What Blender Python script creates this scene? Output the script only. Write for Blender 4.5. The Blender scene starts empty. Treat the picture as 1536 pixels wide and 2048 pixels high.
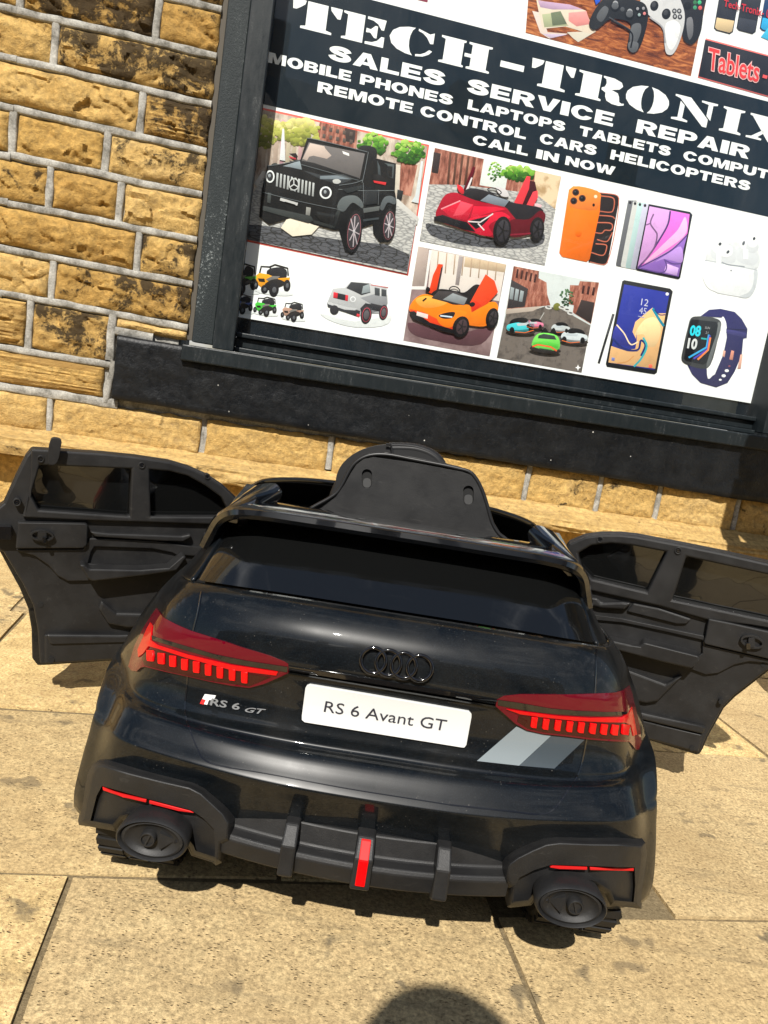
import bpy, bmesh, math, random
from mathutils import Vector, Matrix, noise
from mathutils.geometry import delaunay_2d_cdt
from mathutils.bvhtree import BVHTree

# ------------------------------------------------------------------ camera, light, exposure
S = bpy.context.scene
COL = S.collection
F, EYE = 1480.0, Vector((0, 0, .58))
PITCH, ROLL, WALL_YAW, WALL_Y = math.radians(10), math.radians(9), math.radians(11), 2.1
cp, sp, cr, sr = math.cos(PITCH), math.sin(PITCH), math.cos(ROLL), math.sin(ROLL)
DOWN, FWD = Vector((0, -sp, -cp)), Vector((0, cp, -sp))
RIGHT = Vector((cr, 0, 0)) - sr * DOWN
IDOWN = Vector((sr, 0, 0)) + cr * DOWN
cam = bpy.data.cameras.new('camera')
cam.sensor_fit = 'VERTICAL'; cam.sensor_height = 36; cam.sensor_width = 27; cam.lens = F / 2048 * 36
cam.clip_start = .02; cam.clip_end = 500
camo = bpy.data.objects.new('camera', cam); COL.objects.link(camo)
camo.matrix_world = Matrix(((RIGHT.x, -IDOWN.x, -FWD.x, EYE.x), (RIGHT.y, -IDOWN.y, -FWD.y, EYE.y),
                            (RIGHT.z, -IDOWN.z, -FWD.z, EYE.z), (0, 0, 0, 1)))
S.camera = camo
SUN_EL, SUN_AZ = math.radians(47.5), math.radians(9)      # light travels towards +Y and a little to the right
sun = bpy.data.lights.new('sun', 'SUN'); sun.energy = 4.9; sun.angle = math.radians(.53); sun.color = (1, .955, .88)
suno = bpy.data.objects.new('sun', sun); COL.objects.link(suno)
SUND = Vector((math.sin(SUN_AZ) * math.cos(SUN_EL), math.cos(SUN_AZ) * math.cos(SUN_EL), -math.sin(SUN_EL)))
suno.rotation_euler = SUND.to_track_quat('-Z', 'Y').to_euler(); suno.location = (-2, -8, 9)
W = bpy.data.worlds.new('World'); S.world = W; W.use_nodes = True
sky = W.node_tree.nodes.new('ShaderNodeTexSky'); sky.sky_type = 'NISHITA'; sky.sun_disc = False
sky.sun_elevation = SUN_EL; sky.sun_rotation = math.pi + SUN_AZ; sky.air_density = 1.2; sky.dust_density = .6
wt = W.node_tree; wn_ = lambda t_: wt.nodes.new('ShaderNode' + t_)
tc, mp_, cn, cr_, cm = wn_('TexCoord'), wn_('Mapping'), wn_('TexNoise'), wn_('ValToRGB'), wn_('Mix'); cm.data_type = 'RGBA'   # broken white cloud
mp_.inputs['Scale'].default_value = (1.5, 1.5, 3.2); cn.inputs['Scale'].default_value = 2.1; cn.inputs['Detail'].default_value = 9; cn.inputs['Roughness'].default_value = .58; cn.inputs['Distortion'].default_value = .35
cr_.color_ramp.elements[0].position = .50; cr_.color_ramp.elements[1].position = .66; cm.inputs[7].default_value = (10, 10.4, 11.2, 1)
for a_, b_ in ((tc.outputs['Generated'], mp_.inputs[0]), (mp_.outputs[0], cn.inputs['Vector']), (cn.outputs[0], cr_.inputs[0]), (cr_.outputs[0], cm.inputs[0]), (sky.outputs[0], cm.inputs[6]), (cm.outputs[2], wt.nodes['Background'].inputs[0])): wt.links.new(a_, b_)
W.node_tree.nodes['Background'].inputs[1].default_value = .055
S.view_settings.view_transform = 'Standard'; S.view_settings.look = 'None'
S.view_settings.exposure = .56; S.view_settings.gamma = 1
S.cycles.max_bounces = 8; S.cycles.transparent_max_bounces = 16

# ------------------------------------------------------------------ pixel -> place (2048-high photo pixels)
def ray(px, py):
    dx, dy = px - 768, py - 1024
    x, y = (cr * dx + sr * dy) / F, (-sr * dx + cr * dy) / F
    return Vector((x, cp - y * sp, -(y * cp + sp)))
def hit(px, py, p0, n):
    r = ray(px, py)
    return EYE + r * ((Vector(p0) - EYE).dot(n) / r.dot(n))
WU, WN, W0 = Vector((math.cos(WALL_YAW), math.sin(WALL_YAW), 0)), Vector((math.sin(WALL_YAW), -math.cos(WALL_YAW), 0)), Vector((0, WALL_Y, 0))
def wall_uv(px, py, off=0):
    p = hit(px, py, W0 + WN * off, WN) - W0
    return p.dot(WU), p.z
def wp(u, z, off=0):                                       # wall coordinates -> world
    q = W0 + WU * u + WN * off
    return Vector((q.x, q.y, z))
def on_y(px, py, y): return hit(px, py, (0, y, 0), Vector((0, 1, 0)))
def tr(ox, oy, s): return lambda pts: [(ox + x / s, oy + y / s) for x, y in pts]

# ------------------------------------------------------------------ materials
def mat(name, col, rough=.5, metal=0, spec=.5, coat=0, coat_r=.03, emis=None):
    m = bpy.data.materials.new(name); m.use_nodes = True
    b = m.node_tree.nodes['Principled BSDF']
    b.inputs['Base Color'].default_value = (*col, 1); b.inputs['Roughness'].default_value = rough
    b.inputs['Metallic'].default_value = metal; b.inputs['Specular IOR Level'].default_value = spec
    b.inputs['Coat Weight'].default_value = coat; b.inputs['Coat Roughness'].default_value = coat_r
    return m
class NT:
    """terse node building on a material"""
    def __init__(s, m): s.m, s.t = m, m.node_tree; s.b = s.t.nodes['Principled BSDF']
    def n(s, typ, **kw):
        nd = s.t.nodes.new('ShaderNode' + typ)
        for k, v in kw.items():
            if k.startswith('i_'):
                k = k[2:]; nd.inputs[int(k) if k.isdigit() else k.replace('_', ' ')].default_value = v
            else: setattr(nd, k, v)
        return nd
    def l(s, a, b): s.t.links.new(a, b)
    def coord(s, scale=(1, 1, 1), kind='Object'):
        c = s.n('TexCoord'); mp = s.n('Mapping'); mp.inputs['Scale'].default_value = scale
        s.l(c.outputs[kind], mp.inputs[0]); return mp.outputs[0]
    def noise(s, co, scale, detail=6, rough=.6, dist=0):
        nd = s.n('TexNoise'); nd.inputs['Scale'].default_value = scale; nd.inputs['Detail'].default_value = detail
        nd.inputs['Roughness'].default_value = rough; nd.inputs['Distortion'].default_value = dist
        s.l(co, nd.inputs['Vector']); return nd.outputs['Fac']
    def ramp(s, fac, *stops):
        nd = s.n('ValToRGB'); e = nd.color_ramp.elements
        while len(e) < len(stops): e.new(.5)
        for el, (p, c) in zip(e, stops):
            el.position = p; el.color = (*c, 1) if not isinstance(c, (int, float)) else (c, c, c, 1)
        s.l(fac, nd.inputs[0]); return nd.outputs['Color']
    def mix(s, fac, a, b, typ='MIX'):
        nd = s.n('Mix', data_type='RGBA', blend_type=typ)
        for sock, v in ((nd.inputs[0], fac), (nd.inputs[6], a), (nd.inputs[7], b)):
            if hasattr(v, 'is_linked'): s.l(v, sock)
            elif isinstance(v, tuple): sock.default_value = (*v, 1)
            else: sock.default_value = v
        return nd.outputs[2]
    def math(s, op, a, b=0):
        nd = s.n('Math', operation=op)
        for sock, v in ((nd.inputs[0], a), (nd.inputs[1], b)):
            if hasattr(v, 'is_linked'): s.l(v, sock)
            else: sock.default_value = v
        return nd.outputs[0]
    def bump(s, h, strength=.3, dist=.01):
        nd = s.n('Bump'); nd.inputs['Strength'].default_value = strength; nd.inputs['Distance'].default_value = dist
        s.l(h, nd.inputs['Height']); s.l(nd.outputs[0], s.b.inputs['Normal'])
    def col(s, c): s.l(c, s.b.inputs['Base Color'])
    def rough(s, c): s.l(c, s.b.inputs['Roughness'])
def ink(r, g, b): return (r, g, b)                           # printed ink, given in 0..255 picture values
def lin(c): return tuple(((v / 255) ** 2.2) * .86 for v in c)
# ------------------------------------------------------------------ objects
def link(name, me, parent=None, mats=()):
    o = bpy.data.objects.new(name, me); COL.objects.link(o)
    if me is not None:
        for m in mats: me.materials.append(m)
    if parent: o.parent = parent; o.matrix_parent_inverse = parent.matrix_world.inverted()
    return o
def tag(o, label=None, cat=None, group=None, kind=None):
    for k, v in (('label', label), ('category', cat), ('group', group), ('kind', kind)):
        if v: o[k] = v
    return o
def empty(name, loc, label, cat, group=None):
    o = bpy.data.objects.new(name, None); COL.objects.link(o); o.location = loc; o.empty_display_size = .1
    bpy.context.view_layer.update()
    return tag(o, label, cat, group)
def part_label(o, label): o['label'] = label; return o
def bevel(o, w=.003, seg=2, ang=35):
    m = o.modifiers.new('bevel', 'BEVEL'); m.width = w; m.segments = seg; m.limit_method = 'ANGLE'
    m.angle_limit = math.radians(ang); m.use_clamp_overlap = True; return o
def smooth(o, ang=40):
    me = o.data
    for p in me.polygons: p.use_smooth = True
    try: me.set_sharp_from_angle(angle=math.radians(ang))
    except Exception: pass
    return o
class MB:
    """collects geometry with several materials into ONE mesh"""
    def __init__(s): s.v, s.f, s.mi, s.mats = [], [], [], []
    def m(s, mt):
        if mt not in s.mats: s.mats.append(mt)
        return s.mats.index(mt)
    def add(s, vs, fs, mt):
        k, i = len(s.v), s.m(mt); s.v += [tuple(p) for p in vs]
        for f in fs: s.f.append([k + j for j in f]); s.mi.append(i)
    def grid(s, rows, mt, close=False):
        n, mcol = len(rows), len(rows[0]); fs = []
        for i in range(n - 1):
            for j in range(mcol - (0 if close else 1)):
                fs.append((i * mcol + j, i * mcol + (j + 1) % mcol, (i + 1) * mcol + (j + 1) % mcol, (i + 1) * mcol + j))
        s.add([p for r in rows for p in r], fs, mt)
    def hexa(s, b, t, mt):                                 # bottom quad, top quad
        s.add(list(b) + list(t), [(3, 2, 1, 0), (4, 5, 6, 7)] + [(i, (i + 1) % 4, 4 + (i + 1) % 4, 4 + i) for i in range(4)], mt)
    def box(s, x0, x1, y0, y1, z0, z1, mt, f=None):
        q = [(x0, y0), (x1, y0), (x1, y1), (x0, y1)]
        f = f or (lambda x, y, z: (x, y, z))
        s.hexa([f(x, y, z0) for x, y in q], [f(x, y, z1) for x, y in q], mt)
    def tube(s, path, r, mt, seg=10, cap=True, closed=False):
        path = [Vector(p) for p in path]; n = len(path); rows = []; rr = r if isinstance(r, (list, tuple)) else [r] * n
        up = None
        for i, p in enumerate(path):
            a, b = (path[i - 1] if i or closed else p), (path[(i + 1) % n] if i < n - 1 or closed else p)
            t = (b - a).normalized()
            if up is None: up = t.orthogonal().normalized()
            up = (up - t * up.dot(t)).normalized(); w = t.cross(up)
            rows.append([p + (up * math.cos(q) + w * math.sin(q)) * rr[i] for q in (2 * math.pi * k / seg for k in range(seg))])
        if closed: rows.append(rows[0])
        s.grid(rows, mt, True)
        if cap and not closed:
            s.add(rows[0], [tuple(range(seg))[::-1]], mt); s.add(rows[-1], [tuple(range(seg))], mt)
    def lathe(s, prof, c, mt, seg=24, ax='y', sx=1, sz=1):   # prof: (radius, along); axis y (or x)
        rows = []
        for r, a in prof:
            row = []
            for k in range(seg):
                q = 2 * math.pi * k / seg; p, w = r * math.cos(q) * sx, r * math.sin(q) * sz
                row.append((c[0] + p, c[1] + a, c[2] + w) if ax == 'y' else (c[0] + a, c[1] + p, c[2] + w) if ax == 'x' else (c[0] + p, c[1] + w, c[2] + a))
            rows.append(row)
        s.grid(rows, mt, True)
    def obj(s, name, parent=None, sm=None, recalc=True):
        me = bpy.data.meshes.new(name); me.from_pydata(s.v, [], s.f)
        for mt in s.mats: me.materials.append(mt)
        me.polygons.foreach_set('material_index', s.mi)
        if recalc:
            bm = bmesh.new(); bm.from_mesh(me); bmesh.ops.remove_doubles(bm, verts=bm.verts, dist=1e-6)
            bmesh.ops.recalc_face_normals(bm, faces=bm.faces); bm.to_mesh(me); bm.free()
        me.update(); o = link(name, me, parent)
        if sm: smooth(o, sm)
        return o
def cat_rom(pts, n, closed=False):
    P = [Vector(p) for p in pts]; L = len(P); out = []
    for i in range(L if closed else L - 1):
        p1, p2 = P[i], P[(i + 1) % L]
        p0 = P[i - 1] if (i or closed) else p1 * 2 - p2
        p3 = P[(i + 2) % L] if (i < L - 2 or closed) else p2 * 2 - p1
        a, b, c = max((p1 - p0).length, 1e-6) ** .5, max((p2 - p1).length, 1e-6) ** .5, max((p3 - p2).length, 1e-6) ** .5
        m1 = ((p1 - p0) / a - (p2 - p0) / (a + b) + (p2 - p1) / b) * b
        m2 = ((p2 - p1) / b - (p3 - p1) / (b + c) + (p3 - p2) / c) * b
        for k in range(n):
            t = k / n; t2, t3 = t * t, t * t * t
            out.append(p1 * (2 * t3 - 3 * t2 + 1) + m1 * (t3 - 2 * t2 + t) + p2 * (3 * t2 - 2 * t3) + m2 * (t3 - t2))
    if not closed: out.append(P[-1])
    return out
def sm2(pts, n=4): return [(p.x, p.y) for p in cat_rom([(x, y, 0) for x, y in pts], n, True)]
def rrect(x0, y0, x1, y1, r, n=4):
    out = []
    for cx, cy, a in ((x1 - r, y1 - r, 0), (x0 + r, y1 - r, 90), (x0 + r, y0 + r, 180), (x1 - r, y0 + r, 270)):
        for k in range(n + 1):
            q = math.radians(a + 90 * k / n); out.append((cx + r * math.cos(q), cy + r * math.sin(q)))
    return out
def ell(cx, cy, a, b, rot=0, n=20):
    c, s_ = math.cos(math.radians(rot)), math.sin(math.radians(rot)); o = []
    for k in range(n):
        q = 2 * math.pi * k / n; x, y = a * math.cos(q), b * math.sin(q); o.append((cx + x * c - y * s_, cy + x * s_ + y * c))
    return o
def fill(loops, step=None):
    """triangulate outline + holes, with inner points every step; returns verts2d, tris, boundary loops"""
    vs, es = [], []
    for lp in loops:
        if step:
            q = []
            for i, a in enumerate(lp):
                b = lp[(i + 1) % len(lp)]; d = math.hypot(b[0] - a[0], b[1] - a[1]); k = max(1, int(d / step))
                q += [(a[0] + (b[0] - a[0]) * t / k, a[1] + (b[1] - a[1]) * t / k) for t in range(k)]
            lp = q
        k = len(vs); vs += lp; es += [(k + i, k + (i + 1) % len(lp)) for i in range(len(lp))]
    if step:
        xs, ys = [p[0] for p in loops[0]], [p[1] for p in loops[0]]
        y = min(ys) + step * .5; r = 0
        while y < max(ys):
            x = min(xs) + step * (.25 + .5 * (r % 2))
            while x < max(xs): vs.append((x, y)); x += step
            y += step * .87; r += 1
    r = delaunay_2d_cdt([Vector(v) for v in vs], es, [], 1, 1e-7)
    v2, fs = [(v.x, v.y) for v in r[0]], [list(f) for f in r[2]]
    def inside(x, y, lp):
        c = False; j = len(lp) - 1
        for i in range(len(lp)):
            (xi, yi), (xj, yj) = lp[i], lp[j]
            if (yi > y) != (yj > y) and x < (xj - xi) * (y - yi) / (yj - yi) + xi: c = not c
            j = i
        return c
    keep = []
    for f in fs:
        x, y = sum(v2[i][0] for i in f) / len(f), sum(v2[i][1] for i in f) / len(f)
        if inside(x, y, loops[0]) and not any(inside(x, y, h) for h in loops[1:]): keep.append(f)
    fs = keep
    cnt = {}
    for f in fs:
        for i in range(len(f)):
            e = (f[i], f[(i + 1) % len(f)]); cnt[e] = 1
    bd = [e for e in cnt if (e[1], e[0]) not in cnt]
    used = sorted({i for f in fs for i in f}); mp = {j: i for i, j in enumerate(used)}
    return [v2[j] for j in used], [[mp[i] for i in f] for f in fs], [(mp[a], mp[b]) for a, b in bd]
def slab(mb, loops, place, front, back, mt, step=None, sidemat=None):
    """outline (with holes) placed by place(x, y, off) at two offsets and walled in between"""
    v, fs, bd = fill(loops, step); n = len(v)
    mb.add([place(x, y, front) for x, y in v], fs, mt)
    if back is not None:
        fr_ = [place(x, y, front) for x, y in v]
        vv = fr_ + ([p + place.dirat(x, y) * (back - front) for p, (x, y) in zip(fr_, v)] if hasattr(place, 'dirat') else [place(x, y, back) for x, y in v])
        mb.add(vv, [[n + i for i in f[::-1]] for f in fs] + [(a, b, n + b, n + a) for a, b in bd], sidemat or mt)
class Placer:
    """seats traced points on a plane or surface at a height off above it, along the line of sight; thickness then goes along the surface direction"""
    def __init__(s, T, base, dirn): s.T, s.base, s.dirn = T, base, dirn
    def at(s, x, y):
        (q,) = s.T([(x, y)]); p, n = s.base(*q); return p, (s.dirn or n), ray(*q).normalized()
    def __call__(s, x, y, off):
        p, n, d = s.at(x, y); return p + d * (off / min(d.dot(n), -.3))
    def dirat(s, x, y): return s.at(x, y)[1]
def text_mesh(body, bold=0, shear=0, spacing=1):
    c = bpy.data.curves.new('lettering', 'FONT'); c.body = body; c.offset = bold; c.shear = shear; c.space_character = spacing
    c.fill_mode = 'FRONT'; c.resolution_u = 3
    o = bpy.data.objects.new('lettering', c); COL.objects.link(o)
    dg = bpy.context.evaluated_depsgraph_get(); ev = o.evaluated_get(dg); me = ev.to_mesh()
    vs = [(v.co.x, v.co.y) for v in me.vertices]; fs = [list(p.vertices) for p in me.polygons]
    ev.to_mesh_clear(); bpy.data.objects.remove(o); bpy.data.curves.remove(c)
    return vs, fs
# ------------------------------------------------------------------ setting materials
def noise_ink(name, c1, c2, scale, c3=None, detail=5, dist=0, stretch=(1, 1, 1)):
    m = mat(name, c1, .45, spec=.3); t = NT(m); co = t.coord(stretch); f = t.noise(co, scale, detail, .65, dist)
    g = lambda c: tuple(((v / 255) ** 2.2) * .86 for v in c)
    t.col(t.ramp(f, (.36, g(c1)), (.5, g(c3 or c2)), (.64, g(c2)))); return m
M = {}
m = M['stone'] = mat('sandstone', (.4, .26, .1), .92, spec=.15); t = NT(m); co = t.coord()
at = t.n('Attribute', attribute_name='tint'); sx = t.n('SeparateColor'); t.l(at.outputs['Color'], sx.inputs[0])
big, fine, grit = t.noise(co, 14, 5, .6), t.noise(co, 70, 7, .7), t.noise(co, 420, 3, .6)
base = t.ramp(sx.outputs[0], (0, (.35, .235, .092)), (.35, (.50, .36, .15)), (.7, (.60, .465, .235)), (1, (.66, .55, .34)))
base = t.mix(t.math('MULTIPLY', big, .75), base, (.33, .21, .075))
base = t.mix(.55, base, t.ramp(fine, (.3, (.13, .09, .03)), (.5, (.5, .40, .2)), (.7, (.9, .74, .46))), 'OVERLAY')
seam_co = t.coord((1.5, 1.5, 60)); seam = t.noise(seam_co, 3, 4, .6, .2)
base = t.mix(t.math('MULTIPLY', sx.outputs[2], t.ramp(seam, (.46, 0.), (.54, .8))), base, (.24, .135, .04))
so = t.math('ADD', t.math('MULTIPLY', t.noise(co, 17, 7, .72, .5), 1.0), t.math('MULTIPLY', fine, .45))
soot = t.math('MULTIPLY', t.ramp(t.math('ADD', so, t.math('MULTIPLY', sx.outputs[1], .385)), (.90, 0.), (1.02, 1.)), .93)
t.col(t.mix(soot, base, (.028, .021, .014)))
t.bump(t.math('ADD', t.math('MULTIPLY', fine, 1.0), t.math('MULTIPLY', grit, .35)), .9, .008)
m = M['mortar'] = mat('lime_mortar', (.40, .38, .34), .9, spec=.15); t = NT(m); co = t.coord()
f = t.noise(co, 26, 6, .7); g = t.noise(co, 240, 4, .7)
t.col(t.mix(.5, t.ramp(f, (.3, (.10, .095, .08)), (.48, (.27, .26, .235)), (.68, (.44, .43, .39))), t.ramp(g, (.3, .2), (.7, .8)), 'OVERLAY')); t.bump(g, .4, .003)
m = M['flag'] = mat('flagstone', (.45, .33, .18), .88, spec=.2); t = NT(m); co = t.coord()
at = t.n('Attribute', attribute_name='tint'); sx = t.n('SeparateColor'); t.l(at.outputs['Color'], sx.inputs[0])
big, mid, fine = t.noise(co, 3.2, 5, .6), t.noise(co, 26, 7, .72), t.noise(co, 230, 5, .75)
base = t.ramp(mid, (.28, (.41, .285, .122)), (.5, (.59, .43, .195)), (.72, (.715, .555, .275)))
base = t.mix(t.math('MULTIPLY', sx.outputs[0], .75), base, (.36, .27, .155))
base = t.mix(.62, base, t.ramp(fine, (.32, .08), (.5, .5), (.66, .9)), 'OVERLAY')
vo = t.n('TexVoronoi', feature='F1'); vo.inputs['Scale'].default_value = 165; vo.inputs['Randomness'].default_value = 1
t.l(t.coord((1, 1.9, 1)), vo.inputs['Vector'])
pits = t.math('MULTIPLY', t.ramp(vo.outputs['Distance'], (.16, 1.), (.34, 0.)), t.ramp(t.noise(co, 55, 4, .7), (.50, 0.), (.60, 1.)))
base = t.mix(t.math('MULTIPLY', pits, .75), base, (.16, .105, .05))
vb = t.n('TexVoronoi', feature='F1'); vb.inputs['Scale'].default_value = 11
wv = t.n('VectorMath', operation='ADD'); nz = t.n('TexNoise'); nz.inputs['Scale'].default_value = 24; nz.inputs['Detail'].default_value = 5
sc_ = t.n('VectorMath', operation='SCALE'); sc_.inputs['Scale'].default_value = .10; t.l(co, nz.inputs['Vector']); t.l(nz.outputs['Color'], sc_.inputs[0])
t.l(co, wv.inputs[0]); t.l(sc_.outputs[0], wv.inputs[1]); mpv = t.n('Mapping'); mpv.inputs['Scale'].default_value = (1, 1.7, 1); t.l(wv.outputs[0], mpv.inputs[0]); t.l(mpv.outputs[0], vb.inputs['Vector'])
blot = t.math('MULTIPLY', t.ramp(vb.outputs['Distance'], (.13, 1.), (.23, 0.)), t.ramp(t.noise(co, 7, 3, .5), (.43, 0.), (.50, 1.)))
base = t.mix(t.math('MULTIPLY', blot, .8), base, (.135, .11, .07))
strk = t.noise(t.coord((1, 7, 1)), 5, 6, .7, .4)
base = t.mix(t.ramp(strk, (.56, 0.), (.72, .7)), base, (.21, .165, .095))
base = t.mix(t.math('MULTIPLY', t.ramp(big, (.45, 0.), (.7, .55)), 1.), base, (.33, .225, .105))
t.col(base)
h = t.math('SUBTRACT', t.math('ADD', t.math('MULTIPLY', fine, .6), mid), t.math('MULTIPLY', pits, 1.3)); t.bump(h, .6, .004)
m = M['joint'] = mat('joint_grit', (.17, .125, .07), .95, spec=.1); t = NT(m); g = t.noise(t.coord(), 160, 6, .8); t.col(t.ramp(g, (.3, (.10, .075, .042)), (.6, (.24, .185, .105)), (.8, (.42, .33, .20)))); t.bump(g, .7, .004)
m = M['asphalt'] = mat('asphalt', (.05, .05, .05), .9); t = NT(m); g = t.noise(t.coord(), 90, 5, .8); t.col(t.ramp(g, (.3, .03), (.7, .085)))
m = M['sillpaint'] = mat('black_masonry_paint', (.012, .014, .017), .34, spec=.28); t = NT(m); co = t.coord()
f, g = t.noise(co, 55, 7, .7, .3), t.noise(co, 12, 4, .6)
spk = t.n('TexVoronoi', feature='F1'); spk.inputs['Scale'].default_value = 34; t.l(co, spk.inputs['Vector'])
wear = t.math('MULTIPLY', t.ramp(spk.outputs['Distance'], (.045, 1.), (.085, 0.)), t.ramp(t.noise(co, 21, 3, .6), (.56, 0.), (.62, 1.)))
b_ = t.mix(t.ramp(g, (.42, 0.), (.7, .6)), (.005, .006, .0075), (.014, .015, .016)); b_ = t.mix(t.ramp(t.noise(co, 130, 3, .8), (.64, 0.), (.76, .3)), b_, (.09, .09, .09))
t.col(t.mix(wear, b_, (.55, .54, .5))); t.rough(t.ramp(f, (.3, .24), (.7, .55))); t.bump(t.math('ADD', f, t.math('MULTIPLY', g, .6)), .45, .005)
m = M['frame'] = mat('dark_grey_window_paint', (.032, .045, .052), .42, spec=.3); t = NT(m); co = t.coord()
f = t.noise(t.coord((1, 1, .25)), 60, 6, .75); g = t.noise(co, 300, 3, .8)
dust = t.math('MULTIPLY', t.ramp(f, (.56, 0.), (.75, .55)), t.ramp(g, (.45, 0.), (.7, 1.)))
t.col(t.mix(dust, t.mix(t.noise(co, 9, 4, .6), (.006, .009, .0108), (.012, .0165, .019)), (.22, .23, .23))); t.rough(t.ramp(f, (.3, .3), (.7, .6))); t.bump(g, .12, .002)
m = M['dusty'] = mat('chipped_dusty_jamb', (.05, .065, .07), .55, spec=.25); t = NT(m); co = t.coord(); g = t.noise(co, 190, 4, .8); f = t.noise(t.coord((1, 1, .3)), 16, 4, .6)
d_ = t.math('MULTIPLY', t.ramp(g, (.55, 0.), (.63, 1.)), t.ramp(f, (.48, 0.), (.62, .8)))
t.col(t.mix(d_, t.mix(f, (.010, .0145, .0165), (.022, .029, .031)), (.27, .30, .30))); t.bump(g, .5, .003)
M['sealant'] = mat('grey_brown_sealant', (.075, .065, .05), .8)
M['black'] = mat('black_board', (.006, .010, .014), .25)
M['white'] = mat('white_vinyl', (.80, .82, .82), .35, spec=.35)
M['navy'] = mat('navy_vinyl', (.0045, .0105, .016), .28, spec=.25)
M['fol'] = noise_ink('printed_leaves', (40, 92, 28), (130, 178, 72), 90, (78, 138, 44)); M['foly'] = noise_ink('printed_autumn_leaves', (150, 150, 60), (205, 200, 120), 80, (176, 178, 86))
M['facade'] = noise_ink('printed_facade', (150, 128, 112), (222, 208, 192), 30, (196, 180, 166), stretch=(1.4, 1, .6)); M['brick'] = noise_ink('printed_brickwork', (112, 66, 54), (196, 140, 120), 46, (158, 98, 82), stretch=(2, 1, .5))
M['wood'] = noise_ink('printed_wood', (92, 44, 22), (206, 128, 72), 26, (150, 80, 40), 8, 1.2, (.6, 1, 3)); M['tarmac'] = noise_ink('printed_street', (84, 78, 74), (112, 104, 98), 40)
M['plum'] = noise_ink('printed_floor', (104, 82, 84), (150, 128, 128), 14, (128, 106, 106)); M['bronze'] = noise_ink('printed_tan', (180, 150, 110), (230, 205, 170), 20)
m = M['cobble'] = mat('printed_cobbles', (.2, .2, .2), .45); t = NT(m); vo = t.n('TexVoronoi', feature='DISTANCE_TO_EDGE'); vo.inputs['Scale'].default_value = 95; t.l(t.coord((.5, .5, 1.6)), vo.inputs['Vector'])
t.col(t.mix(t.ramp(t.noise(t.coord(), 22, 3, .6), (.3, .2), (.7, .85)), t.ramp(vo.outputs[0], (.0, .16), (.2, (.40, .40, .39))), t.ramp(vo.outputs[0], (.0, .28), (.2, (.58, .57, .54)))))
m = M['cobbledark'] = mat('printed_shadow_cobbles', (.2, .2, .2), .45); t = NT(m); vo = t.n('TexVoronoi', feature='DISTANCE_TO_EDGE'); vo.inputs['Scale'].default_value = 85; t.l(t.coord((.45, .45, 1.5)), vo.inputs['Vector'])  # darker cobbles, the shadow printed under the pictured cars
t.col(t.ramp(vo.outputs[0], (.02, .01), (.12, (.075, .078, .09))))
m = M['pane'] = bpy.data.materials.new('window_glass'); m.use_nodes = True; nt = m.node_tree; nt.nodes.clear()
o_ = nt.nodes.new('ShaderNodeOutputMaterial'); mx = nt.nodes.new('ShaderNodeMixShader'); tb = nt.nodes.new('ShaderNodeBsdfTransparent'); gb = nt.nodes.new('ShaderNodeBsdfGlossy'); fr = nt.nodes.new('ShaderNodeFresnel')
gb.inputs['Roughness'].default_value = .015; fr.inputs[0].default_value = 1.45; tb.inputs[0].default_value = (.97, .985, .98, 1)
df = nt.nodes.new('ShaderNodeBsdfDiffuse'); m2 = nt.nodes.new('ShaderNodeMixShader'); tx = nt.nodes.new('ShaderNodeTexCoord'); nz = nt.nodes.new('ShaderNodeTexNoise'); mr = nt.nodes.new('ShaderNodeMapRange'); mp_ = nt.nodes.new('ShaderNodeMapping')
nz.inputs['Scale'].default_value = 5; nz.inputs['Detail'].default_value = 8; nz.inputs['Roughness'].default_value = .7; nz.inputs['Distortion'].default_value = 1.2; mp_.inputs['Scale'].default_value = (1, 1, .5)
for k, v in ((1, .4), (2, .8), (3, .001), (4, .022)): mr.inputs[k].default_value = v
for a, b in ((tx.outputs['Object'], mp_.inputs[0]), (mp_.outputs[0], nz.inputs['Vector']), (nz.outputs[0], mr.inputs[0]), (mr.outputs[0], m2.inputs[0]), (fr.outputs[0], mx.inputs[0]), (tb.outputs[0], mx.inputs[1]), (gb.outputs[0], mx.inputs[2]), (mx.outputs[0], m2.inputs[1]), (df.outputs[0], m2.inputs[2]), (m2.outputs[0], o_.inputs[0])): nt.links.new(a, b)

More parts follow.
